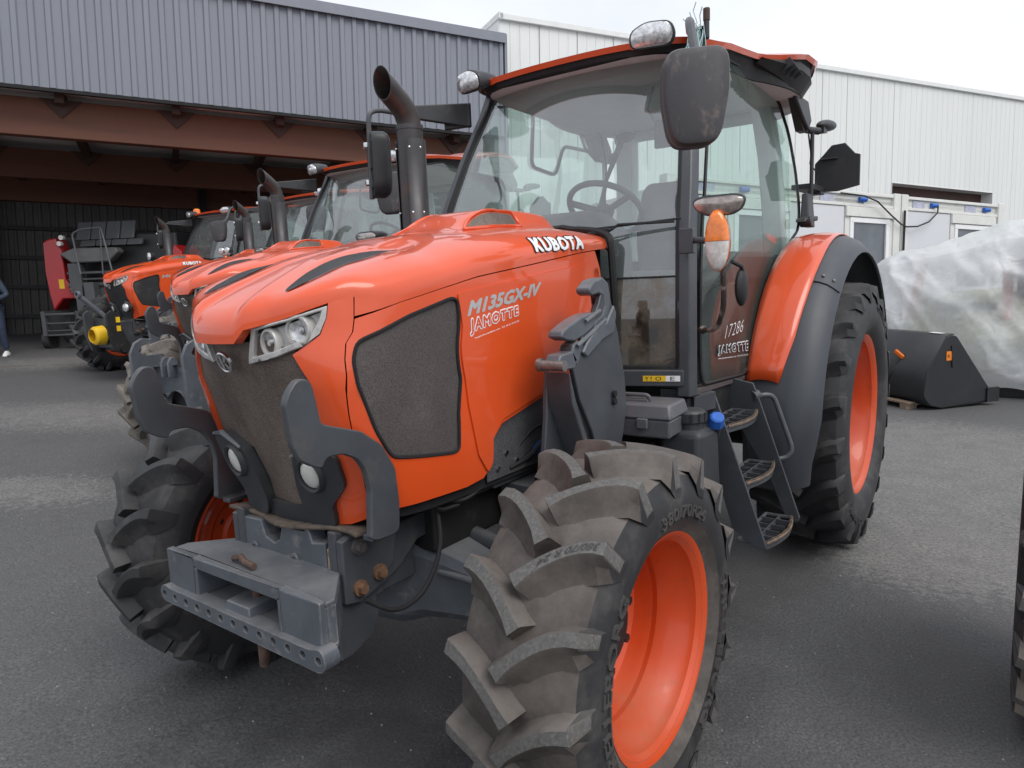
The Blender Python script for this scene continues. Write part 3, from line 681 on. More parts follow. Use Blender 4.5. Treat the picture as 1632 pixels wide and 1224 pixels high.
    for (x, z) in ((-.165, .80), (.045, .80), (.085, .775)):
        m = MB(); m.lathe([(0, .019), (.006, .018), (.006, .009), (-.004, .008), (-.004, .0005)], 16, c=(x, -.476, z - .01), ax='y'); m.M = None; m.v = [(p[0], -.952 - p[1], p[2]) for p in m.v]; m.build('front_block_bolt', STEEL, T)
    m = MB(); m.grid(lambda u, v: (lerp(-.30, .33, u), lerp(-.475, -.30, v) + .02 * math.sin(u * 9), .905 - .012 * math.sin(u * 5) - .02 * v), 14, 3); m.build('seal_strip', EARTHD, T, solid=.012)
    for sg in (1, -1):
        pp = [(-.495, .72), (-.345, .72), (-.335, .60), (-.36, .545), (-.45, .515), (-.495, .515)]
        m = MB(); m.prism([(sg * .235, y, z) for y, z in pp], (sg * .02, 0, 0)); m.build('under_plate', GREYM, T, bevel=.004)
    # axle
    m = MB()
    secs = []
    for x, zc, hz, hy in ((-.74, .56, .09, .07), (-.60, .575, .085, .07), (-.40, .600, .105, .085), (-.22, .61, .14, .11), (-.12, .60, .165, .15), (0, .60, .17, .17), (.12, .60, .165, .15), (.22, .61, .14, .11), (.40, .600, .105, .085), (.60, .575, .085, .07), (.74, .56, .09, .07)):
        secs.append([(x, -hy * .75, zc + hz), (x, hy * .75, zc + hz), (x, hy, zc + hz * .7), (x, hy, zc - hz * .7), (x, hy * .7, zc - hz), (x, -hy * .7, zc - hz), (x, -hy, zc - hz * .7), (x, -hy, zc + hz * .7)])
    m.loft(secs); m.build('front_axle', STEEL, T, smooth=25, bevel=.008)
    for sg in (1, -1):
        m = MB(); m.hexa([(sg * .19, -.06, .70), (sg * .28, -.06, .68), (sg * .28, .04, .68), (sg * .19, .04, .70)], [(sg * .215, -.035, .84), (sg * .25, -.035, .83), (sg * .25, .015, .83), (sg * .215, .015, .84)])
        m.box(sg * .30, sg * .72, -.11, -.085, .655, .672); m.build('axle_web', STEEL, T, bevel=.006)
        m = MB(); m.cyl((sg * .30, .10, .73), (sg * .72, .12, .64), .022, 12); m.cyl((sg * .10, .11, .75), (sg * .40, .10, .71), .034, 14); m.build('steering_ram', GREYM, T)
        m = MB(); m.cyl((sg * .70, 0, .40), (sg * .70, 0, .74), .075, 18); m.cyl((sg * .70, 0, .571), (sg * .90, 0, .571), .12, 24); m.build('steering_knuckle', BLACK, T, bevel=.01)
    m = MB(); put_text(m, '3C001', lambda u, v: (.45 + .10 * u, -.0945, .585 + .022 * v), bold=.02); m.build('casting_number', STEEL, T, smooth=0, clean=False)
    # rear axle
    m = MB(); m.cyl((-.9, 2.684, .76), (.9, 2.684, .76), .13, 24); m.cyl((-.45, 2.684, .76), (.45, 2.684, .76), .24, 24); m.build('rear_axle', BLACK, T, bevel=.01)
    # ---------------- wheels
    for sg in (1, -1):
        fw = make_wheel('front_wheel', .905 if sg > 0 else -.92, 0 if sg > 0 else -.05, .571, sg, .38, .571, .325, .054, 16, RUBD if sg > 0 else RUB, .235, .135, lugw=.019, ph=.6); fw.parent = T
        if sg > 0:
            wheel_text(fw, 'TRELLEBORG', sg, .1985, .378, .418, math.radians(8), 1.25, SIDEL)
            wheel_text(fw, '380/70R24', sg, .1985, .378, .414, math.radians(102), .80, SIDEL)
            wheel_text(fw, 'TRELLEBORG', sg, .1985, .378, .418, math.radians(205), 1.25, SIDEL)
            m = MB(); lug = []
            V, F = text2d('380/70 R 24', bold=.01)
            # size stamped on top of one tread bar
            i = 1.6 - 0; a0 = 2 * PI * i / 16
            def lt(u, v):
                uu = .93 - u * .66; x = -.020 + uu * (.19 * .97 + .02); aa = a0 + .135 / .571 * (1 - (1 - uu) ** 1.7) - (v - .5) * .022 / .571
                r = .571 - .014 * (x / .19) ** 2.5 + .0012; return (x + (v - .5) * -.004, -r * math.cos(aa), r * math.sin(aa))
            m.add([lt(*p) for p in V], F); m.build('tread_lettering', RUB, fw, smooth=0, clean=False)
        rw = make_wheel('rear_wheel', sg * .885, 2.684, .765, sg, .48, .765, .457, .045, 20, RUB, .30, .20, lugw=.024); rw.parent = T
        if sg > 0:
            wheel_text(rw, 'CONTINENTAL', sg, .246, .60, .635, math.radians(-60), .62, RUB)
            wheel_text(rw, 'CONTINENTAL', sg, .246, .60, .635, math.radians(120), .62, RUB)
    # ---------------- grille guard hooks and tow bracket
    gp_ = rpoly([(-0.6745, 1.405), (-0.646, 1.4055), (-0.628, 1.3885), (-0.6165, 1.3245), (-0.6095, 1.28), (-0.5425, 1.257), (-0.4785, 1.2355), (-0.4065, 1.1825), (-0.36, 1.103), (-0.352, 0.9965), (-0.359, 0.9155), (-0.3825, 0.906), (-0.4515, 0.91), (-0.4725, 0.9215), (-0.4685, 0.9375), (-0.4585, 1.0635), (-0.4715, 1.1215), (-0.497, 1.16), (-0.5435, 1.185), (-0.592, 1.189), (-0.6095, 1.181), (-0.6155, 1.1625), (-0.644, 1.173), (-0.6845, 1.199), (-0.703, 1.2405), (-0.7105, 1.3095), (-0.715, 1.35), (-0.6995, 1.3785)], .012, 2)
    for sg in (1, -1):
        m = MB(); m.prism([(sg * .402, y, z) for y, z in gp_], (-sg * .024, 0, 0)); m.box(*sorted((sg * .340, sg * .382)), -.45, -.355, .900, .918); m.build('grille_guard', GREYM, T, smooth=25, bevel=.004)
    tb = T
    m = MB()
    m.prism([(-.40, -.64, .792), (.385, -.64, .792), (.385, -.60, .792), (.21, -.43, .792), (-.26, -.43, .792), (-.40, -.58, .792)], (0, 0, -.016))
    fr = lambda x0, x1, z0, z1: m.box(x0, x1, -.655, -.630, z0, z1)
    fr(-.40, -.24, .668, .798); fr(.21, .385, .668, .798); fr(-.24, .21, .762, .798)
    m.box(-.24, -.225, -.655, -.46, .668, .775); m.box(.195, .21, -.655, -.46, .668, .775)
    m.prism([(-.40, -.655, .668), (.385, -.655, .668), (.385, -.60, .668), (.24, -.46, .668), (-.27, -.46, .668), (-.40, -.59, .668)], (0, 0, -.018))
    m.hexa([(-.075, -.66, .668), (.06, -.66, .668), (.06, -.47, .668), (-.075, -.47, .668)], [(-.065, -.655, .700), (.05, -.655, .700), (.05, -.48, .705), (-.065, -.48, .705)])
    m.hexa([(.384, -.629, .656), (.384, -.60, .656), (.384, -.60, .790), (.384, -.629, .790)], [(.365, -.629, .656), (.365, -.60, .656), (.365, -.60, .790), (.365, -.629, .790)]); m.hexa([(.384, -.599, .656), (.212, -.431, .656), (.212, -.431, .775), (.384, -.599, .775)], [(.366, -.607, .656), (.200, -.440, .656), (.200, -.440, .775), (.366, -.607, .775)]); m.hexa([(-.399, -.629, .656), (-.399, -.58, .656), (-.399, -.58, .775), (-.399, -.629, .775)], [(-.38, -.629, .656), (-.38, -.58, .656), (-.38, -.58, .775), (-.38, -.629, .775)])
    m.build('tow_bracket', STEEL, tb, bevel=.004)
    # drilled bar: rounded strip with sunk holes
    m = MB(); N = 13; xs = [lerp(-.395, .395, k / (N - 1)) for k in range(N)]
    pts = [(-.42, .652), (-.415, .632), (-.395, .625), (.395, .615), (.418, .625), (.424, .652), (.414, .676), (.395, .683), (.36, .672), (-.36, .675), (-.395, .682), (-.412, .672)]
    pts = rpoly(pts, .01, 2); holes = [[(x + .0125 * math.cos(t * PI / 6), .650 + .0125 * math.sin(t * PI / 6)) for t in range(12)] for x in xs]
    patch(m, pts, lambda u, v: (u, -.680, v), 0, -.0, .03, holes)
    for h_ in [pts] + holes:
        n = len(h_); dp = .052 if h_ is pts else .03
        m.add([(x, -.680, z) for x, z in h_] + [(x, -.680 + dp, z) for x, z in h_], [(i, (i + 1) % n, (i + 1) % n + n, i + n) for i in range(n)])
    for x in xs: m.add([(x + .0125 * math.cos(t * PI / 6), -.652, .650 + .0125 * math.sin(t * PI / 6)) for t in range(12)], [tuple(range(12))])
    m.build('drilled_bar', STEEL, T, smooth=30)
    m = MB(); m.cyl((-.005, -.585, .47), (-.005, -.585, .765), .0165, 14); m.build('tow_pin', RUST, T)
    m = MB(); m.tube([(-.095, -.60, .806), (-.065, -.592, .815), (-.03, -.602, .809), (.02, -.605, .806)], .0105, 8); m.build('pin_handle', RUST, T)
    return T
# ------------------------------------------------------------ tractor: cab and flanks
PIL = [(1.12, .735, 1.03), (1.5, .735, 1.03), (1.8, .712, 1.09), (2.0, .692, 1.16), (2.25, .652, 1.27), (2.5, .605, 1.40), (2.60, .588, 1.45)]
def pilX(z): return pl([(a, b) for a, b, c in PIL], z)
def pilY(z): return pl([(a, c) for a, b, c in PIL], z)
def doorX(y, z):
    b = pl([(1.0, .735), (1.6, .735), (1.9, .715), (2.2, .675), (2.45, .635), (2.65, .595)], z)
    return b + .025 * (1 - ((y - 2.0) / 1.0) ** 2) * sstep(1.5, 2.1, z) - .03 * sstep(1.6, 2.9, y)
FC = (2.684, .765)
def fpt(x, r, a, sg=1):
    a = math.radians(a); return (sg * x, FC[0] - r * math.cos(a), FC[1] + r * math.sin(a))
def make_cab(T):
    # windscreen
    def wsp(u, z, sg=1):
        x = (u * 2 - 1) * (pilX(z) - .035); return (x, pilY(z) - .005 - .13 * (1 - (u * 2 - 1) ** 2) * (1 - .25 * sstep(2.2, 2.6, z)), z)
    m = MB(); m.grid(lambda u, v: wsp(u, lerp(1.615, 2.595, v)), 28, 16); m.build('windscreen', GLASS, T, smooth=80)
    for sg in (1, -1):
        m = MB(); m.grid(lambda u, v: wsp(.5 + sg * lerp(.27, .5, u), lerp(1.235, 1.608, v)), 8, 6); m.build('lower_windscreen', GLASSD, T, smooth=80)
        m = MB(); P = [Vector(wsp(.5 + sg * .49, z)) + Vector((0, -.006, 0)) for z in [1.235 + k * .07 for k in range(20)]]; m.tube(P, .014, 6)
        P = [Vector(wsp(.5 + sg * t / 40, 1.232)) for t in range(10, 21)]; m.tube(P, .012, 6)
        P = [Vector(wsp(.5 + sg * t / 40, 1.611)) + Vector((0, -.004, 0)) for t in range(10, 21)]; m.tube(P, .0035, 6)
        m.build('windscreen_seal', BLACK, T)
    # rubber edge hugging the back of the bonnet
    m = MB(); P = [Vector(top(q_, t_)) for q_, t_ in ((1.70, t / 12) for t in range(12))]; P = [(p.x * 1.0 + .01, p.y + .035, p.z + .010) for p in P]
    for sg in (1, -1):
        m = MB(); m.tube([(sg * x, y, z) for x, y, z in [(.436, .93, 1.25), (.44, .925, 1.5)] + P], .016, 8); m.build('bonnet_rubber', BLACK, T)
    for sg in (1, -1):
        # A pillar
        m = MB(); secs = []
        for z in (1.11, 1.3, 1.5, 1.65, 1.8, 1.9, 2.0, 2.12, 2.25, 2.38, 2.5, 2.62):
            x, y = pilX(z), pilY(z); secs.append([(sg * (x - .052), y - .028, z), (sg * (x + .0), y - .020, z), (sg * (x + .012), y + .035, z), (sg * (x - .01), y + .062, z), (sg * (x - .052), y + .035, z)])
        m.loft(secs); m.build('pillar', GREYM, T, smooth=35, bevel=.005)
        # door glass
        dg = [(1.135, 1.145), (1.70, 1.118), (1.80, 1.19), (1.92, 1.33), (2.06, 1.49), (2.30, 1.66), (2.60, 1.785), (2.76, 1.84), (2.84, 1.99), (2.85, 2.2), (2.82, 2.40), (2.70, 2.58), (2.50, 2.625), (2.1, 2.63), (1.75, 2.62), (1.50, 2.565), (1.37, 2.30), (1.26, 2.05), (1.18, 1.85), (1.125, 1.6), (1.12, 1.3)]
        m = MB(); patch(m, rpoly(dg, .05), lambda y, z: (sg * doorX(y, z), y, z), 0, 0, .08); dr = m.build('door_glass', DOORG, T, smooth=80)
        P = [Vector((sg * (doorX(y, z) + .001), y, z)) for y, z in dens(rpoly(dg, .05), .06)]
        m = MB(); m.tube(P + [P[0]], .0085, 6); m.build('door_edge', BLACK, T)
        if sg > 0:
            jbx = tbox('JAMOTTE', space=1.22)
            m = MB(); heavy_text(m, 'JAMOTTE', lambda u, v, e: (doorX(1.31 + .42 * u, 1.25) + .008 + e, 1.320 + .402 * u, 1.252 - .030 * u + v * lerp(.040, .052, u)), .020, .13, res=2, space=1.22, box=jbx); m.build('door_lettering', WHITE, dr, smooth=0, clean=False)
            m = MB(); heavy_text(m, 'JAMOTTE', lambda u, v, e: (doorX(1.31 + .42 * u, 1.25) + .0105 + e, 1.320 + .402 * u, 1.252 - .030 * u + v * lerp(.040, .052, u)), .006, .03, ring=4, res=2, space=1.22, box=jbx); m.build('door_lettering', BLACK, dr, smooth=0, clean=False)
            m = MB(); put_text(m, 'www.jamotte-machines.com - Tel. 03 21 03 05 25', lambda u, v: (doorX(1.31 + .42 * u, 1.25) + .008, 1.315 + .415 * u, 1.231 - .028 * u + v * .010), bold=.012, res=1); m.build('door_lettering', WHITE, dr, smooth=0, clean=False)
            m = MB(); put_text(m, '17286', lambda u, v: (doorX(1.5, 1.33) + .008, 1.40 + .24 * u + .02 * v, 1.318 + .012 * u + v * .058), bold=-.018, shear=.15, space=1.1); m.build('stock_number', WHITE, dr, smooth=0, clean=False)
            m = MB(); put_text(m, 'VALENCIENNES', lambda u, v: (doorX(2.1, 1.66) + .012, 2.02 + .16 * u, 1.780 - .028 * u + .03 * v), bold=.01); m.build('door_sticker', REDP, dr, smooth=0, clean=False)
        # sill and lower frame
        m = MB(); m.hexa([(sg * .43, .90, 1.225), (sg * .715, 1.0, 1.225), (sg * .715, 1.0, 1.155), (sg * .43, .90, 1.155)], [(sg * .40, .99, 1.225), (sg * .68, 1.06, 1.225), (sg * .68, 1.06, 1.155), (sg * .40, .99, 1.155)]); m.build('front_sill', GREYM, T, bevel=.005)
        m = MB(); m.prism([(sg * .735, 1.09, 1.135), (sg * .735, 1.71, 1.108), (sg * .735, 1.73, 1.085), (sg * .735, 1.09, 1.108)], (-sg * .06, 0, 0)); m.build('door_sill', pm('brown_grey_sill', (.085, .07, .068), .5), T, bevel=.004)
        m = MB(); m.prism([(sg * .72, 1.02, 1.10), (sg * .72, 1.02, .98), (sg * .72, 1.06, .96), (sg * .72, 1.75, .90), (sg * .72, 1.75, 1.09)], (-sg * .30, 0, 0)); m.build('cab_floor', BLACK, T)
        # roof pods and lamps come with the roof; fender
        secs = []
        for k in range(25):
            a = lerp(-12, 152, k / 24); e = sstep(-12, 10, a)
            sec = [(.735, 1.025), (.94, 1.03), (.995, 1.018), (1.03, 1.00), (1.055, .975), (1.08, .945), (1.083, .928), (1.072, .925), (1.045, .950), (1.01, .985), (.94, 1.005), (.735, 1.003)]
            secs.append([fpt(lerp(.80, x, e) if x < .9 else x - .05 * (1 - e), r, a, sg) for x, r in sec])
        m = MB(); m.loft(secs); m.build('fender', FENDER, T, smooth=40)
        m = MB(); m.grid(lambda u, v: fpt(.738, lerp(.62, 1.02, v), lerp(-12, 150, u), sg), 20, 2); m.build('fender_inner', BLACK, T)
        om = MB()
        def ofn(u, v):   # u angle 18..150, v across
            xb = pl([(18, .90), (30, .945), (45, .965), (60, .975), (90, .965), (150, .95)], u); x = lerp(.742, xb, v)
            r = 1.034 + .012 * math.sin(PI * v); return fpt(x, r, u, sg)
        om.grid(lambda u, v: ofn(lerp(17.5 + 3 * v * (1 - v) - 0, 150, u), v), 30, 6)
        o = om.build('fender_cover', ORANGE, T, smooth=60, solid=.008)
        for a_, x_ in ((53, 1.005), (53, 1.05)):
            c = Vector(fpt(x_, 1.016 if x_ < 1.03 else .983, a_, sg)); m = MB(); m.ball(c, .009, 8, 5); m.build('fender_screw', BOLT, T)
        m = MB(); m.tube([fpt(x, r, 50, sg) for x, r in ((.97, 1.028), (.995, 1.021), (1.03, 1.003), (1.055, .978), (1.081, .947))], .0035, 6); m.build('fender_joint', SEAM, T)
        # rear corner pillar, hinge, wiper arm bracket
        m = MB(); secs = []
        for z, x, y in ((1.70, .58, 2.90), (2.0, .57, 2.88), (2.3, .55, 2.86), (2.60, .52, 2.80)): secs.append([(sg * (x - .12), y - .03, z), (sg * x, y - .03, z), (sg * x, y + .08, z), (sg * (x - .12), y + .08, z)])
        m.loft(secs); m.build('rear_pillar', CABIN, T, bevel=.008)
        m = MB(); m.hexa([(sg * .70, 2.78, 1.86), (sg * .75, 2.80, 1.86), (sg * .75, 2.95, 1.86), (sg * .70, 2.95, 1.86)], [(sg * .70, 2.82, 2.06), (sg * .735, 2.82, 2.06), (sg * .735, 2.94, 2.06), (sg * .70, 2.94, 2.06)])
        m.cyl((sg * .70, 2.80, 1.89), (sg * .77, 2.80, 1.89), .032, 14); m.hexa([(sg * .69, 2.72, 1.885), (sg * .75, 2.72, 1.885), (sg * .76, 2.98, 1.90), (sg * .70, 2.98, 1.90)], [(sg * .69, 2.74, 1.91), (sg * .75, 2.74, 1.91), (sg * .76, 2.98, 1.93), (sg * .70, 2.98, 1.93)])
        m.build('door_hinge', PLASTIC, T, bevel=.008)
        m = MB(); m.prism([(sg * .66, 2.62, 2.60), (sg * .66, 2.90, 2.60), (sg * .66, 2.98, 2.50), (sg * .66, 2.90, 2.42), (sg * .66, 2.80, 2.42)], (sg * .05, 0, 0)); m.tube([(sg * .70, 2.58, 2.62), (sg * .72, 2.70, 2.50), (sg * .72, 2.86, 2.43)], .012, 8); m.build('door_bracket', PLASTIC, T, bevel=.006)
        # rear lamp on a bracket
        m = MB(); m.M = Matrix.Translation((sg * .74, 3.12, 2.49)) @ Matrix.Rotation(.1, 4, 'X'); m.ball((0, .10, 0), (.05, .17, .035), 16, 8); m.box(-.02, .02, -.05, .03, -.05, .0); m.M = None
        m.cyl((sg * .70, 2.92, 2.44), (sg * .74, 3.02, 2.44), .022, 10); m.cyl((sg * .72, 2.96, 2.0), (sg * .72, 2.96, 2.44), .012, 8); m.build('rear_lamp', PLASTIC, T, smooth=60)
        # interior grab rails
        m = MB()
        if sg < 0: m.tube(joined([(sg * .64, 1.95, 2.60), (sg * .665, 1.95, 2.30), (sg * .665, 2.22, 2.27), (sg * .65, 2.30, 2.46), (sg * .64, 2.85, 2.46)], .05), .012, 8); m.build('grab_rail', MIDPL, T)
    # cab floor, rear wall, rear glass, seat, wheel, dashboard
    m = MB(); m.box(-.66, .66, 1.05, 2.95, 1.09, 1.14); m.box(-.60, .60, 2.40, 2.95, 1.14, 1.70); m.build('cab_base', BLACK, T)
    m = MB(); m.tube([(-.60, 2.95, 1.70), (.60, 2.95, 1.70)], .03, 8); m.tube([(-.56, 2.86, 2.55), (.56, 2.86, 2.55)], .035, 8); m.build('rear_frame', CABIN, T)
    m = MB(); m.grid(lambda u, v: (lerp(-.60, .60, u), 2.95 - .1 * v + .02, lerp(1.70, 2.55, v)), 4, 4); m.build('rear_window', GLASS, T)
    m = MB(); m.box(-.53, .53, 1.42, 2.85, 2.585, 2.60); m.hexa([(-.50, 1.50, 2.585), (.50, 1.50, 2.585), (.50, 2.7, 2.585), (-.50, 2.7, 2.585)], [(-.36, 1.60, 2.53), (.36, 1.60, 2.53), (.36, 2.5, 2.53), (-.36, 2.5, 2.53)]); m.build('headlining', CABIN, T, bevel=.02)
    m = MB()
    m.loft([[(x * sx + .02, 2.42 + dy, z) for x, dy in ((-.22, .02), (-.19, -.05), (0, -.03), (.19, -.05), (.22, .02), (.18, .09), (-.18, .09))] for z, sx in ((1.62, .95), (1.8, 1.02), (1.95, 1.0), (2.05, .88), (2.12, .80), (2.17, .62))])
    m.box(-.25, .27, 1.92, 2.44, 1.52, 1.64); m.build('seat', SEATM, T, smooth=50, bevel=.03, bseg=3)
    m = MB(); m.box(-.36, -.27, 2.05, 2.5, 1.70, 1.76); m.box(.29, .38, 2.05, 2.5, 1.70, 1.76); m.build('armrest', SEATM, T, bevel=.02)
    m = MB()
    m.loft([[(-.30 * k, y, 1.45), (-.27 * k, y, 1.80 + h_), (-.15 * k, y, 1.90 + h_), (.15 * k, y, 1.90 + h_), (.27 * k, y, 1.80 + h_), (.30 * k, y, 1.45)] for y, k, h_ in ((1.0, .7, -.05), (1.08, .9, .0), (1.25, 1.0, .035), (1.42, .95, .03), (1.52, .8, -.03), (1.56, .6, -.12))])
    m.box(-.10, .10, 1.15, 1.5, 1.12, 1.5); m.build('dashboard', PLASTIC, T, smooth=50, bevel=.015)
    m = MB(); c = Vector((0, 1.66, 1.97)); ax = Vector((0, .62, .80)).normalized(); rot = ax.to_track_quat('Z', 'Y').to_matrix().to_4x4(); m.M = Matrix.Translation(c) @ rot
    R_ = .20; ring = [(R_ * math.cos(k * PI / 18), R_ * math.sin(k * PI / 18), 0) for k in range(37)]; m.tube(ring, .016, 8, caps=False)
    for a in (.4, 2.7, 4.7): m.tube([(0, 0, -.02), (R_ * math.cos(a), R_ * math.sin(a), 0)], .018, 8)
    m.cyl((0, 0, -.04), (0, 0, .0), .05, 16); m.cyl((0, 0, -.30), (0, 0, -.03), .035, 12); m.build('steering_wheel', PLASTIC, T, smooth=50)
    m = MB(); m.tube([(-.50, 2.50, 1.65), (-.50, 2.52, 2.1), (-.47, 2.54, 2.25), (-.36, 2.55, 2.48)], [.018, .018, .014, .022], 8); m.ball((-.33, 2.55, 2.50), (.07, .05, .035), 12, 6); m.build('seat_belt_post', PLASTIC, T)
    m = MB(); m.box(.35, .44, 1.52, 1.55, 2.22, 2.35); m.tube([(.36, 1.53, 2.33), (.33, 1.50, 2.40), (.36, 1.5, 2.5)], .006, 6); m.build('interior_mirror', PLASTIC, T, bevel=.012)
    m = MB(); m.box(.38, .62, 1.9, 2.6, 1.55, 1.72); m.build('side_console', PLASTIC, T, bevel=.03)
    for y_, h_ in ((1.95, .12), (2.05, .16), (2.15, .10)):
        m = MB(); m.cyl((.48, y_, 1.72), (.48, y_ - .03, 1.72 + h_), .007, 6); m.ball((.48, y_ - .03, 1.73 + h_), .018, 8, 6); m.build('control_lever', BLACK, T)
    # wipers
    m = MB(); m.tube([(.40, .925, 1.80), (.46, .93, 1.832), (.66, 1.04, 1.835)], .006, 6); m.tube([(.33, .905, 1.80), (.42, .92, 1.815)], .010, 6); m.tube([(.36, .912, 1.822), (.685, 1.05, 1.845)], .0045, 6); m.tube([(.40, .93, 1.80), (.415, .935, 1.74)], .008, 6); m.build('wiper', BLACK, T)
    # ---------------- roof
    def hw(y): return pl([(1.16, .40), (1.19, .50), (1.26, .575), (1.40, .625), (1.60, .655), (1.85, .675), (2.10, .700), (2.25, .755), (2.45, .805), (2.68, .81), (2.82, .77), (3.0, .68), (3.15, .62), (3.25, .50)], y)
    def zb(y): return pl([(1.16, 2.604), (1.4, 2.640), (1.7, 2.675), (2.0, 2.690), (2.2, 2.715), (2.5, 2.765), (2.7, 2.765), (3.25, 2.72)], y)
    def crown(y): return pl([(1.16, .004), (1.3, .018), (1.6, .040), (2.0, .055), (2.6, .07), (3.0, .06), (3.25, .03)], y)
    ys = [1.16, 1.175, 1.20, 1.24, 1.30, 1.37, 1.45, 1.55, 1.7, 1.85, 2.0, 2.1, 2.2, 2.3, 2.4, 2.5, 2.6, 2.68, 2.76, 2.85, 2.95, 3.05, 3.15, 3.22, 3.25]
    us = [-1, -.985, -.95, -.9, -.8, -.6, -.35, 0, .35, .6, .8, .9, .95, .985, 1]
    m = MB(); nu = len(us); vs = []
    for y in ys:
        for u in us:
            cz = (1 - abs(u) ** 3.2); fy = 0
            bow = pl([(1.16, .02), (1.6, .02), (2.2, 0)], y) * (1 - u * u)
            vs.append((u * hw(y), y + .065 * (1 - sstep(1.16, 1.7, y)), .022 * (1 - sstep(1.16, 1.6, y)) + zb(y) + crown(y) * cz + bow * .4 + (.0 if abs(u) < .97 else -.004)))
    m.add(vs, [(i * nu + k, i * nu + k + 1, (i + 1) * nu + k + 1, (i + 1) * nu + k) for i in range(len(ys) - 1) for k in range(nu - 1)])
    n0 = len(ys)
    # skirt of the roof
    per = [vs[i * nu] for i in range(n0)] + [vs[(n0 - 1) * nu + k] for k in range(nu)] + [vs[i * nu + nu - 1] for i in range(n0 - 1, -1, -1)] + [vs[k] for k in range(nu - 1, -1, -1)]
    low = [(x * .985, 2.1 + (y - 2.1) * .99, z - .024) for x, y, z in per]; n = len(per)
    m.add(per + low, [(i, (i + 1) % n, (i + 1) % n + n, i + n) for i in range(n)]); m.build('roof', ORANGE, T, smooth=45)
    m = MB(); l0 = [(x * .965, 2.1 + (y - 2.1) * .985, z - .005) for x, y, z in per]; l1 = [(x * .93, 2.1 + (y - 2.1) * .965, z - .044) for x, y, z in per]; l2 = [(x * .905, 2.1 + (y - 2.1) * .945, 2.587) for x, y, z in per]
    m.add(l0 + l1 + l2, [(i, (i + 1) % n, (i + 1) % n + n, i + n) for i in range(n)] + [(i + n, (i + 1) % n + n, (i + 1) % n + 2 * n, i + 2 * n) for i in range(n)] + [tuple(range(2 * n, 3 * n))]); m.build('roof_liner', BLACK, T, smooth=40)
    m = MB(); m.add([(x * .90, 2.1 + (y - 2.1) * .94, 2.583) for x, y, z in per], [tuple(range(n))]); m.build('ceiling_panel', CABIN, T)
    for sg in (1, -1):
        # rear corner pod with louvred lamp recess
        m = MB(); secs = []
        for y, x0, x1, z0, z1 in ((2.05, .60, .700, 2.655, 2.69), (2.25, .60, .750, 2.63, 2.715), (2.45, .60, .785, 2.60, 2.735), (2.62, .60, .79, 2.585, 2.735), (2.76, .58, .76, 2.59, 2.725), (2.85, .56, .70, 2.62, 2.715)):
            secs.append([(sg * x0, y, z0 - .0), (sg * lerp(x0, x1, .7), y, z0), (sg * x1, y, lerp(z0, z1, .55)), (sg * (x1 - .006), y, z1 - .02), (sg * x0, y, z1 - .02)])
        m.loft(secs); m.build('roof_pod', BLACK, T, smooth=35, bevel=.006)
        m = MB()
        for k in range(4):
            y = 2.28 + .055 * k; m.M = Matrix.Translation((sg * .74, y, 2.672 - .008 * k)) @ Matrix.Rotation(-sg * .5, 4, 'Y'); m.box(-.045, .045, -.004, .004, -.02, .02)
        m.M = None; m.build('pod_louvre', PLASTIC, T)
        # front roof lamp: egg-shaped housing with a rounded lens facing forward
        c = Vector((sg * .500, 1.190, 2.622)); d = Vector((sg * .28, -1, -.22)).normalized(); Mx = Matrix.Translation(c) @ d.to_track_quat('Z', 'Y').to_matrix().to_4x4()
        lens = rpoly([(-.092, -.038), (.075, -.048), (.096, -.008), (.080, .044), (-.02, .056), (-.090, .028)], .03, 4)
        if sg < 0: lens = [(-x, y) for x, y in lens]
        # orient local x to world x
        zx = d; xx = Vector((1, 0, 0)); xx = (xx - zx * xx.dot(zx)).normalized(); yy = zx.cross(xx)
        Mx = Matrix(((xx.x, yy.x, zx.x, c.x), (xx.y, yy.y, zx.y, c.y), (xx.z, yy.z, zx.z, c.z), (0, 0, 0, 1)))
        m = MB(); m.M = Mx; m.loft([[(x * k, y * k, z) for x, y in lens] for k, z in ((.55, -.13), (.92, -.06), (1.06, -.01), (1.06, .012), (1.0, .016))]); la = m.build('roof_lamp', PLASTIC, T, smooth=50)
        m = MB(); m.M = Mx; m.loft([[(x * k, y * k, z) for x, y in lens] for k, z in ((.97, .012), (.96, .022), (.80, .030), (.4, .036), (.1, .037))]); m.build('lens', LENS, la, smooth=50)
    # ---------------- exhaust on the right-hand side
    X, Y = -.50, .725
    m = MB(); m.cyl((X, Y, 1.05), (X, Y, 2.335), .060, 28); ex = m.build('exhaust_stack', PIPE, T, smooth=40)
    m = MB(); P = [(X, Y, 2.32), (X, Y - .003, 2.365), (X, Y - .022, 2.405), (X, Y - .058, 2.440), (X, Y - .115, 2.480), (X, Y - .155, 2.505)]
    n = 28; secs = []; P = [Vector(p) for p in P]
    for i, p in enumerate(P):
        t = (P[min(i + 1, 5)] - P[max(i - 1, 0)]).normalized(); N = Vector((1, 0, 0)); B = t.cross(N); r = .055
        ring = [p + (N * math.cos(2 * PI * k / n) + B * math.sin(2 * PI * k / n)) * r for k in range(n)]
        if i == 5:   # slanted cut of the mouth
            ring = [q + t * (.055 * ((q - p).z / r) ) for q in ring]
        secs.append(ring)
    m.loft(secs, caps=False); secs2 = [[q + (P[i] - q) * .07 for q in s_] for i, s_ in enumerate(secs)]; m.loft(secs2[2:], caps=False); m.loft([secs[-1], secs2[-1]], caps=False)
    m.build('exhaust_pipe', pm('heat_stained_pipe', (.060, .055, .053), .42, .4, var=.3, vs=6, dirt=((.12, .08, .06), .55, .75, 9), rvar=.1), ex, smooth=50)
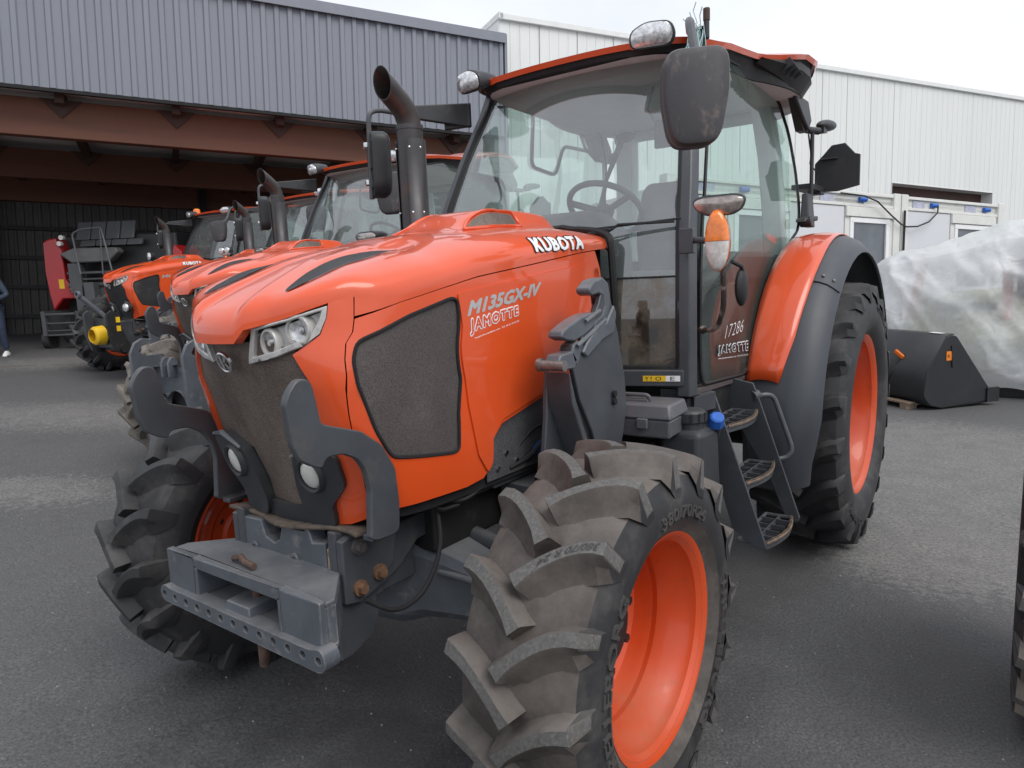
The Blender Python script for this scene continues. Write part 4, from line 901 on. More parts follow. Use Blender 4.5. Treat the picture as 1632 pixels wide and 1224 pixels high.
    m = MB(); m.lathe([(x, r) for x, r in ((2.325, .056), (2.325, .063), (2.345, .063), (2.345, .056))], 28, c=(X, Y, 0), ax='z'); m.build('clamp_band', PIPE, ex)
    m = MB(); m.lathe([(1.25, .068), (2.28, .068)], 20, c=(X, Y, 0), ax='z', a0=PI * .62, a1=PI * 1.28); m.lathe([(1.25, .068), (2.28, .068)], 20, c=(X, Y, 0), ax='z', a0=-PI * .35, a1=PI * .30); m.build('heat_shield', PIPE, ex, solid=.004)
    for z in (1.55, 1.95, 2.24):
        for a in (-2.2, -.9, -.1): m = MB(); m.ball((X + .066 * math.cos(a), Y + .066 * math.sin(a), z), .007, 8, 5); m.build('shield_screw', CHROME, ex)
    # ---------------- mirrors
    def mirror_set(sg):
        # arm bracket from the top corner of the cab
        mm = MB(); mm.hexa([(sg * .60, 1.30, 2.52), (sg * .60, 1.30, 2.40), (sg * .62, 1.33, 2.40), (sg * .62, 1.33, 2.52)], [(sg * .70, 1.22, 2.52), (sg * .70, 1.22, 2.41), (sg * .72, 1.25, 2.41), (sg * .72, 1.25, 2.52)])
        mm.hexa([(sg * .66, 1.25, 2.525), (sg * .66, 1.25, 2.405), (sg * .69, 1.28, 2.405), (sg * .69, 1.28, 2.525)], [(sg * .83, .92, 2.512), (sg * .83, .92, 2.465), (sg * .85, .94, 2.465), (sg * .85, .94, 2.512)])
        arm = mm.build('mirror_arm', PLASTIC, T, bevel=.006)
        for z in (2.43, 2.46, 2.50): m = MB(); m.ball((sg * .655, 1.262 , z), .009, 8, 5); m.build('arm_bolt', CHROME, arm)
        m = MB(); m.tube(joined([(sg * .84, .93, 2.488), (sg * .90, .80, 2.490), (sg * .925, .74, 2.46), (sg * .925, .74, 2.05)], .05, 5), .013, 10); m.build('mirror_tube', GREYM, arm)
        pr = rpoly([(-.085, -.155), (.06, -.155), (.095, -.10), (.098, .13), (.07, .155), (-.07, .155), (-.095, .13), (-.10, -.08)], .03, 4)
        Mx = Matrix.Translation((sg * .915, .715, 2.20)) @ Matrix.Rotation(sg * .50, 4, 'Z')
        m = MB(); m.M = Mx; m.loft([[(sg * x * k, y, z * k) for x, z in pr] for k, y in ((.80, -.055), (.93, -.048), (1.0, -.025), (1.0, .02), (.97, .03))]); hs = m.build('mirror_housing', PLASTIC, arm, smooth=40)
        m = MB(); m.M = Mx; m.loft([[(sg * x * k, y, z * k) for x, z in pr] for k, y in ((.93, .031), (.93, .034))]); m.build('mirror_face', MIRG, hs)
    # right side: seen from its bracket side
    mm = MB(); mm.hexa([(-.60, 1.30, 2.555), (-.60, 1.30, 2.44), (-.62, 1.33, 2.44), (-.62, 1.33, 2.555)], [(-.70, 1.20, 2.54), (-.70, 1.20, 2.42), (-.72, 1.23, 2.42), (-.72, 1.23, 2.54)])
    mm.hexa([(-.60, 1.31, 2.560), (-.60, 1.31, 2.435), (-.63, 1.33, 2.435), (-.63, 1.33, 2.560)], [(-.79, .95, 2.518), (-.79, .95, 2.468), (-.81, .97, 2.468), (-.81, .97, 2.518)])
    arm = mm.build('mirror_arm', PLASTIC, T, bevel=.006)
    for z in (2.45, 2.48, 2.52): m = MB(); m.ball((-.655, 1.255, z), .010, 8, 5); m.build('arm_bolt', CHROME, arm)
    m = MB(); m.tube(joined([(-.78, .955, 2.48), (-.815, .83, 2.485), (-.825, .78, 2.46), (-.828, .77, 2.05)], .045, 5), .012, 10); m.build('mirror_tube', GREYM, arm)
    pr = rpoly([(-.06, -.155), (.06, -.155), (.095, -.11), (.098, .13), (.07, .155), (-.07, .155), (-.095, .13), (-.095, -.11)], .03, 4)
    Mx = Matrix.Translation((-.803, .80, 2.212)) @ Matrix.Rotation(math.radians(-38), 4, 'Z')
    m = MB(); m.M = Mx; m.loft([[(x * k, y, z * k) for x, z in pr] for k, y in ((.97, -.03), (1.0, -.02), (1.0, .03), (.93, .05), (.80, .06))]); m.box(-.055, -.03, -.045, -.03, -.12, .12); m.box(.0, .06, -.038, -.03, -.02, .11); m.box(-.02, .05, -.037, -.03, -.11, -.05); hs = m.build('mirror_housing', PLASTIC, arm, smooth=40)
    for z in (-.08, .10): m = MB(); m.M = Mx; m.box(-.055, -.005, -.062, -.035, z - .012, z + .012); m.build('mirror_clip', CHROME, hs, bevel=.003)
    # left side: folded in front of the pillar, tied up with string
    mm = MB(); mm.hexa([(.59, 1.36, 2.58), (.64, 1.33, 2.58), (.66, 1.38, 2.58), (.61, 1.42, 2.58)], [(.63, 1.34, 2.66), (.665, 1.32, 2.66), (.68, 1.36, 2.66), (.645, 1.39, 2.66)]); mm.cyl((.685, 1.33, 2.60), (.685, 1.33, 2.69), .013, 10, .012)
    arm = mm.build('mirror_arm', PLASTIC, T, bevel=.006)
    m = MB(); m.tube(joined([(.60, 1.36, 2.655), (.64, 1.25, 2.665), (.69, 1.14, 2.62), (.77, 1.00, 2.44), (.85, .83, 2.36), (.86, .79, 2.22)], .05, 6), .018, 10); m.build('mirror_tube', GREYM, arm)
    # housing
    c = Vector((.86, .78, 2.235)); Mx = Matrix.Translation(c) @ Matrix.Rotation(math.radians(34), 4, 'Z') @ Matrix.Rotation(math.radians(-2), 4, 'Y')
    prl = rpoly([(-.105, -.125), (-.075, -.165), (.045, -.165), (.080, -.12), (.110, .02), (.112, .135), (.085, .168), (-.085, .165), (-.115, .13), (-.122, .0)], .035, 5)
    m = MB(); m.M = Mx; m.loft([[(x * k - dx, y, z * k) for x, z in prl] for k, y, dx in ((.86, -.060, .004), (.955, -.054, .002), (1.0, -.035, 0), (1.0, .010, 0), (.985, .014, 0), (1.0, .018, 0), (.99, .055, 0), (.95, .062, 0))]); hs = m.build('mirror_housing', pm('scratched_mirror_back', (.052, .050, .054), .52, var=.1, vs=6, dirt=((.14, .11, .10), .56, .70, 14), stretch=(1.6, 1, .8), bump=(.1, 200, .0008)), arm, smooth=40)
    m = MB()
    for k in range(26):
        a = Vector((.665 + random.uniform(-.02, .02), 1.27 + random.uniform(-.04, .04), 2.63 + random.uniform(-.02, .03)))
        up_ = k < 5; b = a + Vector((random.uniform(-.05, .02), random.uniform(-.04, .04), random.uniform(.03, .08) if up_ else random.uniform(-.16, -.04)))
        m.tube([a, (a + b) / 2 + Vector((random.uniform(-.02, .02), 0, .01)), b], .0022, 4)
    m.build('binder_twine', pm('pale_blue_twine', (.45, .62, .62), .7), arm)
    m = MB(); m.cyl((.685, 1.33, 2.672), (.685, 1.33, 2.725), .0145, 12); m.build('rod_tip', RUST, arm, bevel=.004)
    # ---------------- lamp and indicator on the handrail, left and right
    for sg in (1, -1):
        m = MB(); m.tube(joined([(sg * .735, 1.02, 1.755), (sg * .82, .97, 1.745), (sg * .885, .93, 1.745)], .03), .013, 10); m.box(*sorted((sg * .70, sg * .76)), .985, 1.02, 1.70, 1.80); br = m.build('lamp_bracket', GREYM, T, bevel=.004)
        m = MB(); m.tube(joined([(sg * .925, .87, 1.66), (sg * .925, .885, 1.50), (sg * .90, .905, 1.425), (sg * .86, .94, 1.398), (sg * .80, .99, 1.395)], .05), .011, 10); m.ball((sg * .80, .99, 1.395), .018, 10, 6); m.build('hand_rail', pm('worn_rail', (.06, .05, .045), .35, .5, var=.3, dirt=((.45, .38, .33), .5, .62, 14)), T)
        d = Vector((sg * .15, -1, -.05)).normalized(); xx = Vector((1, 0, 0)); xx = (xx - d * xx.dot(d)).normalized(); yy = d.cross(xx); 
        if yy.z < 0: yy = -yy; 
        def frame(c): return Matrix(((xx.x, yy.x, d.x, c[0]), (xx.y, yy.y, d.y, c[1]), (xx.z, yy.z, d.z, c[2]), (0, 0, 0, 1)))
        pl_ = rpoly([(-.098, .012), (-.080, -.022), (-.04, -.042), (.05, -.042), (.085, -.022), (.096, .014), (.06, .026), (-.06, .026)], .02, 4)
        m = MB(); m.M = frame((sg * .930, .82, 1.868)); m.loft([[(x * k, y * k2 + dy, z) for x, y in pl_] for k, k2, dy, z in ((.35, .35, .01, -.10), (.8, .95, .006, -.06), (1.0, 1.12, .004, -.01), (1.02, 1.12, .003, .012), (1.0, 1.03, 0, .016))]); wl = m.build('work_lamp', PLASTIC, T, smooth=50)
        m = MB(); m.M = frame((sg * .930, .82, 1.868)); m.loft([[(x * k, y * k, z) for x, y in pl_] for k, z in ((.965, .013), (.95, .020), (.80, .026), (.1, .030))]); m.build('lens', LENSG, wl, smooth=50)
        ov = [(.043 * math.cos(t * PI / 10), .108 * math.sin(t * PI / 10)) for t in range(20)]
        M1 = frame((sg * .930, .80, 1.735))
        m = MB(); m.M = M1; m.loft([[(x * k, y * k, z) for x, y in ov] for k, z in ((.6, -.055), (.98, -.035), (1.03, .0), (1.03, .006))]); ind = m.build('indicator', AMBER, T, smooth=50)
        up_ = [(x, y) for x, y in ov if y >= -.001]; dn_ = [(x, y) for x, y in ov if y <= .001]
        for nm, mt, fl_ in (('amber_lens', AMBER, 1), ('clear_lens', CLEARL, -1)):
            m = MB(); m.M = M1
            sec = [(.043 * math.cos(t * PI / 12), fl_ * .108 * math.sin(t * PI / 12)) for t in range(13)]
            m.loft([[(x * k, y * k + fl_ * .001, z) for x, y in sec] for k, z in ((1.0, .004), (.98, .014), (.85, .022), (.6, .027), (.2, .029))]); m.build(nm, mt, ind, smooth=50)
    # little folded mirror behind the indicator
    m = MB(); m.ball((.945, 1.02, 1.56), (.022, .05, .075), 12, 8); m.tube([(.93, .95, 1.66), (.95, 1.0, 1.64), (.95, 1.03, 1.60)], .008, 6); m.build('small_mirror', BLACK, T, smooth=50)
    # ---------------- number plate carrier and cables at the rear left corner
    m = MB(); m.prism([(x_, 3.28, z_) for x_, z_ in [(.66, 2.10), (.66, 2.28), (.71, 2.33), (.76, 2.385), (.84, 2.39), (.90, 2.32), (.93, 2.31), (.93, 2.12), (.80, 2.095)]], (0, .02, 0)); m.box(.70, .80, 3.25, 3.28, 2.295, 2.305); m.box(.64, .72, 3.2, 3.3, 2.08, 2.11); m.box(.60, .72, 2.96, 3.30, 2.10, 2.13); m.build('plate_carrier', PLASTIC, T, bevel=.004)
    m = MB(); m.tube([(.70, 2.95, 2.42), (.71, 2.98, 2.30), (.70, 3.0, 2.25), (.72, 3.1, 2.2), (.71, 3.1, 2.1), (.68, 3.0, 2.06)], .005, 6); m.build('cable', BLACK, T)
    # warning sticker on the front sill
    m = MB(); A = Vector((.555, .945, 1.0)); B = Vector((.700, .995, 1.0))
    def st(u0, u1, z0, z1, e): 
        a = A.lerp(B, u0); b = A.lerp(B, u1); nn = Vector((.33, -.94, 0)); return [(a.x + nn.x * e, a.y + nn.y * e, z0), (b.x + nn.x * e, b.y + nn.y * e, z0), (b.x + nn.x * e, b.y + nn.y * e, z1), (a.x + nn.x * e, a.y + nn.y * e, z1)]
    m.add(st(0, .62, 1.178, 1.202, .004), [(0, 1, 2, 3)]); m.build('warning_sticker', YELLOW, T, smooth=0)
    m = MB(); m.add(st(.62, 1, 1.178, 1.202, .004), [(0, 1, 2, 3)]); m.build('manual_sticker', WHITE, T, smooth=0)
    m = MB(); q = st(0, 1, 1.178, 1.202, .0055)
    def sf(u0, u1, z0, z1): return lambda u, v: (Vector(q[0]).lerp(Vector(q[1]), lerp(u0, u1, u))).to_tuple()[:2] + (lerp(z0, z1, v),)
    for s_, u0, u1 in (('Y', .06, .16), ('!', .21, .24), ('O', .34, .50), ('E', .74, .86)): put_text(m, s_, sf(u0, u1, 1.182, 1.198), bold=.0)
    m.build('sticker_print', BLACK, T, smooth=0, clean=False)

def make_flanks(T):
    # loader bracket, left and right
    for sg in (1, -1):
        pt = [(.505, 1.600), (.552, 1.557), (.609, 1.414), (.658, 1.24), (.668, 1.13), (.640, 1.03), (.585, .90), (.47, .90), (.40, 1.08), (.322, 1.205), (.285, 1.315), (.30, 1.345), (.355, 1.43), (.42, 1.47), (.47, 1.53)]
        m = MB(); m.prism([(sg * .62, y, z) for y, z in pt], (-sg * .020, 0, 0)); lb = m.build('loader_bracket', GREYM, T, bevel=.004)
        m = MB(); m.cyl((sg * .621, .560, 1.16), (sg * .632, .560, 1.16), .012, 14); m.cyl((sg * .621, .560, 1.19), (sg * .632, .560, 1.19), .012, 14); m.box(*sorted((sg * .621, sg * .6245)), .546, .574, 1.155, 1.195); m.build('keyhole', SEAM, lb)
        p2 = [(.285, 1.315), (.322, 1.205), (.40, 1.08), (.43, .90), (.36, .88), (.20, .885), (.24, 1.02), (.262, 1.15), (.268, 1.24)]
        m = MB(); m.prism([(sg * .52, y, z) for y, z in p2], (-sg * .02, 0, 0)); m.prism([(sg * .62, .26, 1.31), (sg * .62, .30, 1.20), (sg * .62, .40, .99), (sg * .62, .41, .90), (sg * .62, .38, .90), (sg * .62, .37, .99), (sg * .62, .27, 1.20)], (-sg * .10, 0, 0)); m.box(*sorted((sg * .33, sg * .60)), .22, .62, .80, .90); m.build('bracket_web', GREYM, lb, bevel=.004)
        # cast top with two open jaws
        X0, X1 = sg * .622, sg * .565
        def cast(pg, x0=X0, x1=X1, nm='bracket_casting', mt=None):
            m = MB(); m.prism([(x0, y, z) for y, z in pg], (x1 - x0, 0, 0)); return m.build(nm, mt or STEEL, lb, bevel=.006)
        cast([(.400, 1.585), (.440, 1.612), (.500, 1.622), (.540, 1.600), (.553, 1.555), (.548, 1.500), (.505, 1.455), (.455, 1.44), (.428, 1.452), (.440, 1.472), (.490, 1.488), (.508, 1.520), (.500, 1.555), (.470, 1.566), (.425, 1.560), (.405, 1.568)])
        cast([(.445, 1.475), (.430, 1.45), (.36, 1.425), (.300, 1.412), (.250, 1.418), (.212, 1.432), (.222, 1.452), (.275, 1.472), (.345, 1.492), (.40, 1.50), (.46, 1.50)])
        cast([(.320, 1.412), (.288, 1.400), (.275, 1.372), (.285, 1.345), (.31, 1.325), (.36, 1.40)])
        cast([(.205, 1.375), (.285, 1.380), (.31, 1.35), (.295, 1.318), (.195, 1.322), (.188, 1.350)])
        cast([(.43, 1.455), (.50, 1.46), (.56, 1.52), (.575, 1.49), (.56, 1.42), (.47, 1.40), (.36, 1.35), (.33, 1.37), (.36, 1.40)], sg * .634, sg * .618)
        for y0_, z0_, y1_, z1_ in ((.30, 1.395, .50, 1.47), (.36, 1.475, .46, 1.505)):
            m = MB(); m.cyl((sg * .628, y0_, z0_), (sg * .628, y1_, z1_), .008, 8); m.build('casting_rib', STEEL, lb)
        m = MB(); m.cyl((sg * .550, .20, 1.34), (sg * .640, .20, 1.34), .018, 16); m.cyl((sg * .535, .20, 1.34), (sg * .552, .20, 1.34), .023, 16); m.build('jaw_pin', BOLT, lb, smooth=30)
        cast([(.288, 1.400), (.275, 1.372), (.285, 1.382), (.30, 1.40)], sg * .615, sg * .57, 'worn_jaw', RUST); cast([(.490, 1.488), (.508, 1.520), (.500, 1.555), (.512, 1.52), (.498, 1.482)], sg * .615, sg * .57, 'worn_jaw', RUST)
    # steps, left side
    def stringer(y0, y1, e):
        # sheet leaning outwards at the bottom
        a = [(.70, 1.105), (.795, 1.105), (.812, 1.06), (1.018, .470), (1.005, .452), (.975, .455), (.875, .52), (.82, .70), (.70, 1.0)]
        mm = MB(); mm.prism([(x, y0, z) for x, z in a], (0, y1 - y0, 0)); return mm
    st = stringer(1.135, 1.145, 0).build('step_side', GREYM, T, bevel=.003)
    m = MB(); m.prism([(.70, 1.53, 1.125), (.83, 1.53, 1.100), (.855, 1.53, 1.04), (1.045, 1.55, .475), (1.035, 1.55, .450), (.985, 1.55, .46), (.90, 1.55, .66), (.70, 1.53, 1.0)], (0, .011, 0)); m.build('step_side', GREYM, T, bevel=.003)
    for z, xo, in ((.965, .865), (.725, .945), (.475, 1.03)):
        m = MB(); xi = xo - .135; y0, y1 = 1.146, 1.535
        fr = [(xi, y0, z), (xo - .02, y0, z)] + [(xo - .02 + .035 * math.sin(PI * k / 8), lerp(y0, y1, k / 8), z) for k in range(1, 8)] + [(xo - .02, y1, z), (xi, y1, z)]
        m.tube(fr, .009, 8); m.tube([fr[0], fr[-1]], .008, 8)
        pts = fr[1:-1]
        for a, b in zip(pts, pts[1:]): m.hexa([(a[0] - .004, a[1], z + .008), (a[0] + .004, a[1], z + .008), (a[0] + .004, a[1], z - .022), (a[0] - .004, a[1], z - .022)], [(b[0] - .004, b[1], z + .008), (b[0] + .004, b[1], z + .008), (b[0] + .004, b[1], z - .022), (b[0] - .004, b[1], z - .022)])
        tread = m.build('step', GREYM, T)
        m = MB()
        for k in range(4): yy_ = lerp(y0, y1, (k + 1) / 5); m.box(xi, xo - .005, yy_ - .002, yy_ + .002, z - .012, z + .010)
        m.box(lerp(xi, xo, .5) - .002, lerp(xi, xo, .5) + .002, y0, y1, z - .012, z + .009); m.build('tread_bars', GREYM, tread)
        m = MB()
        for k in range(22):
            t = (k + .5) / 22; y = lerp(y0, y1, t); x = xo - .02 + .035 * math.sin(PI * t); m.box(x - .004, x + .006, y - .004, y + .004, z + .006, z + .014)
        m.tube([(xo - .016 + .035 * math.sin(PI * k / 8), lerp(y0, y1, k / 8), z + .004) for k in range(9)], .0065, 6)
        m.build('tread_teeth', pm('worn_tread_edge', (.17, .13, .10), .6, .3, var=.4, vs=20, dirt=((.30, .19, .10), .5, .7, 20)), tread)
    m = MB(); m.tube(joined([(.830, 1.545, 1.02), (.862, 1.56, 1.042), (.905, 1.60, 1.035), (.995, 1.60, .785), (.975, 1.58, .745), (.925, 1.55, .741)], .035, 5), .0125, 10); m.cyl((.828, 1.53, 1.035), (.842, 1.56, 1.04), .026, 14); m.build('step_handle', GREYM, T)
    # toolbox with handle and latch
    bx = lambda m, x0, x1, y0, y1, z0, z1: m.box(x0, x1, y0, y1, z0, z1)
    Mt = Matrix.Translation((.672, .83, 1.065)) @ Matrix.Rotation(math.radians(4), 4, 'Z') @ Matrix.Rotation(math.radians(0), 4, 'X')
    m = MB(); m.M = Mt; m.hexa([(-.145, -.10, -.075), (.085, -.10, -.075), (.085, .09, -.075), (-.145, .09, -.075)], [(-.15, -.108, .0), (.092, -.108, .0), (.092, .098, .0), (-.15, .098, .0)]); tbx = m.build('toolbox', MIDPL, T, bevel=.008)
    m = MB(); m.M = Mt; m.hexa([(-.155, -.114, .0), (.098, -.114, .0), (.098, .104, .0), (-.155, .104, .0)], [(-.145, -.095, .058), (.085, -.095, .058), (.085, .088, .058), (-.145, .088, .058)]); m.build('toolbox_lid', MIDPL, tbx, bevel=.009)
    m = MB(); m.M = Mt; m.box(-.04, .005, -.125, -.108, -.035, .005); m.build('toolbox_latch', MIDPL, tbx, bevel=.004)
    m = MB(); m.M = Mt; m.tube(joined([(-.14, -.03, .06), (-.14, -.04, .085), (-.02, -.04, .085), (-.02, -.03, .06)], .02), .009, 8); m.box(-.15, -.02, -.05, -.0, .055, .068); m.build('toolbox_handle', MIDPL, tbx, bevel=.004)
    # tank
    m = MB(); m.hexa([(.60, .80, .48), (.865, .80, .48), (.865, 1.06, .48), (.60, 1.06, .48)], [(.67, .85, 1.0), (.845, .85, 1.0), (.845, 1.05, 1.0), (.67, 1.05, 1.0)]); m.hexa([(.48, .80, .70), (.70, .80, .70), (.70, 1.0, .70), (.48, 1.0, .70)], [(.49, .81, .90), (.70, .81, .90), (.70, 1.0, .90), (.49, 1.0, .90)]); tk = m.build('fuel_tank', PLASTIC, T, smooth=50, bevel=.028, bseg=3)
    m = MB(); m.cyl((.765, .935, .96), (.765, .935, 1.03), .056, 22); m.lathe([(1.025, .060), (1.03, .064), (1.065, .064), (1.075, .056), (1.077, .0005)], 24, c=(.765, .935, 0), ax='z')
    for k in range(12): a = k * PI / 6; m.box(-.004, .004, -.004, .004, 1.03, 1.067, M=Matrix.Translation((.765 + .065 * math.cos(a), .935 + .067 * math.sin(a), 0)))
    m.build('tank_cap', PLASTIC, tk, smooth=30)
    Mb = Matrix.Translation((.842, 1.02, 1.005)) @ Matrix.Rotation(.6, 4, 'X') @ Matrix.Rotation(.35, 4, 'Y')
    m = MB(); m.M = Mb; m.cyl((0, 0, -.06), (0, 0, .0), .026, 14); m.build('filler_neck', PLASTIC, tk)
    m = MB(); m.M = Mb; m.cyl((0, 0, .0), (0, 0, .045), .036, 8, .030); m.cyl((0, 0, .045), (0, 0, .05), .03, 8, .022); m.build('filler_cap', BLUEP, tk, smooth=0, bevel=.004)
    # fender underside bits: dark vertical parts beneath the cab
    m = MB(); m.box(.30, .60, 1.1, 1.9, .60, 1.0); m.box(.42, .68, .62, .80, .72, .96); m.box(.62, .70, .9, 1.13, .35, .95); m.build('transmission_side', BLACK, T, bevel=.01)
    m = MB(); m.prism([(.735, 1.06, 1.10), (.735, 1.06, 1.03), (.80, 1.13, 1.05), (.80, 1.13, 1.12)], (-.03, .02, 0)); m.prism([(.60, 1.02, 1.135), (.70, 1.05, 1.13), (.80, 1.14, 1.09), (.80, 1.14, 1.04), (.60, 1.02, 1.06)], (0, .01, 0)); m.build('step_gusset', GREYM, T)
    m = MB(); m.prism([(.60, 1.28, .80), (.64, 1.28, .80), (.68, 1.28, .42), (.64, 1.28, .36)], (0, .03, 0)); m.build('red_tank_strap', pm('dull_red_metal', (.20, .06, .04), .6, var=.3), T)
# ------------------------------------------------------------ ground
def gz(x, y):
    f = lambda t: pl([(.5, 0), (3.4, .095), (9.6, .27), (12.4, .46), (15.5, .60), (60, .9)], t)
    return (f(-x - .5) + f(-x) * 2 + f(-x + .5)) / 4
def axis(a, b, fine0, fine1, f, c):
    out = [a]; v = a
    while v < b:
        v += f if fine0 <= v <= fine1 else c
        out.append(min(v, b))
    return out
ASPH = bpy.data.materials.new('asphalt'); ASPH.use_nodes = True
def asphalt():
    n = ASPH.node_tree.nodes; l = ASPH.node_tree.links; b = n['Principled BSDF']; b.inputs['Specular IOR Level'].default_value = .42
    g = n.new('ShaderNodeNewGeometry'); P = g.outputs['Position']
    def noi(s, d=6, r=.6, stretch=None):
        x = n.new('ShaderNodeTexNoise'); x.inputs['Scale'].default_value = s; x.inputs['Detail'].default_value = d; x.inputs['Roughness'].default_value = r
        if stretch:
            mp = n.new('ShaderNodeMapping'); mp.inputs['Scale'].default_value = stretch; l.new(P, mp.inputs[0]); l.new(mp.outputs[0], x.inputs['Vector'])
        else: l.new(P, x.inputs['Vector'])
        return x.outputs[0]
    def ramp(src, a, bb, ca=0., cb=1.):
        r = n.new('ShaderNodeMapRange'); r.interpolation_type = 'SMOOTHSTEP'; l.new(src, r.inputs[0]); r.inputs[1].default_value = a; r.inputs[2].default_value = bb; r.inputs[3].default_value = ca; r.inputs[4].default_value = cb; return r.outputs[0]
    def M(op, a, bb):
        m = n.new('ShaderNodeMath'); m.operation = op
        for i, v in ((0, a), (1, bb)):
            if isinstance(v, (int, float)): m.inputs[i].default_value = v
            else: l.new(v, m.inputs[i])
        m.use_clamp = op in ('ADD', 'MULTIPLY') ; return m.outputs[0]
    def mix(f, a, bb):
        x = n.new('ShaderNodeMix'); x.data_type = 'RGBA'; l.new(f, x.inputs[0])
        for i, c in ((6, a), (7, bb)):
            if isinstance(c, tuple): x.inputs[i].default_value = c + (1,)
            else: l.new(c, x.inputs[i])
        return x.outputs[2]
    def blob(cx, cy, r, sx=1., sy=1., rot=0.):
        mp = n.new('ShaderNodeMapping'); mp.vector_type = 'TEXTURE'; mp.inputs['Location'].default_value = (cx, cy, 0); mp.inputs['Rotation'].default_value = (0, 0, rot); mp.inputs['Scale'].default_value = (sx, sy, 1000)
        l.new(P, mp.inputs[0]); ln = n.new('ShaderNodeVectorMath'); ln.operation = 'LENGTH'; l.new(mp.outputs[0], ln.inputs[0]); return ramp(ln.outputs[1], r, 0., 0., 1.)
    fine = noi(260, 3, .7); grit = noi(95, 4, .75); mid = noi(7, 7, .7); big = noi(.55, 5, .6)
    v = n.new('ShaderNodeTexVoronoi'); v.inputs['Scale'].default_value = 42; l.new(P, v.inputs['Vector'])
    c = mix(ramp(grit, .30, .72), (.050, .050, .051), (.160, .159, .158))
    c = mix(ramp(mid, .35, .7, 0, .4), c, (.085, .083, .082))
    c = mix(ramp(big, .45, .75, 0, .35), c, (.045, .045, .047))
    sp = ramp(v.outputs['Distance'], .15, .06); sel = ramp(v.outputs['Color'], .80, .84)
    c = mix(M('MULTIPLY', sp, sel), c, (.32, .31, .30))
    # dried pale dust where water stood, and damp dark zones between
    dustm = M('ADD', M('ADD', blob(1.45, 4.0, 1.0, 2.2, 1.9), blob(1.2, 5.7, 1., 2.2, 1.5)), M('ADD', blob(-7.2, 2.0, 1., 4.2, 1.6, .5), blob(-4.6, .2, 1., 2.2, .8, .6)))
    dustm = M('ADD', dustm, M('ADD', blob(1.5, 2.6, .8, 1.4, 1.2), blob(-12, 4.2, 1., 5, 1.6, 1.0)))
    pat = M('ADD', M('MULTIPLY', ramp(noi(1.1, 6, .62), .3, .72), .9), 0)
    streak = noi(17, 9, .78, (1, 1.3, 1))
    thr = M('SUBTRACT', M('ADD', M('MULTIPLY', dustm, .80), M('MULTIPLY', pat, .10)), M('ADD', M('MULTIPLY', ramp(streak, .35, .68), .62), .16))
    d = M('MULTIPLY', ramp(thr, -.14, .24), M('MULTIPLY', ramp(noi(4.5, 6, .7), .25, .65, .45, 1.), ramp(noi(38, 4, .7, (1, 1.5, 1)), .40, .56, .25, 1.)))
    c = mix(M('MULTIPLY', d, .8), c, mix(ramp(grit, .3, .7), (.16, .155, .145), (.30, .29, .27)))
    # tyre-mark like damp area in front of the tractor
    damp = M('MULTIPLY', blob(.0, .4, 1.2, 2.4, 2.0), ramp(noi(2.2, 5, .6), .38, .62))
    c = mix(M('MULTIPLY', damp, .45), c, (.018, .019, .021))
    l.new(c, b.inputs['Base Color'])
    rr = M('SUBTRACT', ramp(fine, .3, .7, .52, .84), M('MULTIPLY', damp, .26)); l.new(rr, b.inputs['Roughness'])
    bp = n.new('ShaderNodeBump'); bp.inputs['Strength'].default_value = .9; bp.inputs['Distance'].default_value = .006
    hh = M('ADD', M('MULTIPLY', grit, .6), M('MULTIPLY', v.outputs['Distance'], .5)); l.new(hh, bp.inputs['Height']); l.new(bp.outputs[0], b.inputs['Normal'])
asphalt()
xs = [-160, -100, -60, -41.2, -30, -20] + [-17 + .25 * i for i in range(69)] + [1, 3, 6, 12, 30, 80, 160]
xs = sorted(set(xs)); ys = [-60, -10, 0, 4, 8, 16, 30, 60, 120, 200]
m = MB(); m.add([(x, y, gz(x, y)) for x in xs for y in ys], [(i * len(ys) + j, (i + 1) * len(ys) + j, (i + 1) * len(ys) + j + 1, i * len(ys) + j + 1) for i in range(len(xs) - 1) for j in range(len(ys) - 1)])
tag(m.build('ground', ASPH, smooth=60), kind='structure')

# ------------------------------------------------------------ frame of the buildings (the yard slopes, the buildings do not)
UP = Vector((-.011, .062, .998)).normalized(); AL = Vector((.471, .881, -.05)); AL = (AL - UP * AL.dot(UP)).normalized(); IN = UP.cross(AL)
def frame_at(P): return Matrix(((AL.x, IN.x, UP.x, P[0]), (AL.y, IN.y, UP.y, P[1]), (AL.z, IN.z, UP.z, P[2]), (0, 0, 0, 1)))
def root(name, P, label, cat, group=None):
    e = empty(name); e.matrix_world = frame_at(P); tag(e, label, cat, group); return e
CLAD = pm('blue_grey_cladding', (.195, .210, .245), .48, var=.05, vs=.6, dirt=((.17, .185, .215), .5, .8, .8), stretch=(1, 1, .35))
FLASH = pm('grey_flashing', (.19, .205, .24), .45, var=.05)
WOOD = pm('glulam_timber', (.145, .052, .026), .6, var=.2, vs=1.5, dirt=((.10, .035, .018), .45, .75, 3), stretch=(.2, 1, 3))
DARKT = pm('dark_timber_rafter', (.07, .034, .024), .7, var=.2)
DECK = pm('pale_roof_deck', (.72, .69, .67), .8, var=.06, vs=1)
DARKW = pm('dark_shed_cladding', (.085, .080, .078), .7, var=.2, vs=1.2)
CONC = pm('shed_floor', (.13, .12, .11), .85, var=.25, vs=1.5, dirt=((.26, .23, .20), .5, .72, 2.5), bump=(.3, 40, .004))
WHITEW = pm('off_white_cladding', (.70, .71, .69), .5, var=.03, vs=.5, dirt=((.60, .61, .585), .52, .80, 1.3), stretch=(2.2, 2.2, .12))
WFLASH = pm('pale_flashing', (.72, .73, .71), .5, var=.05)
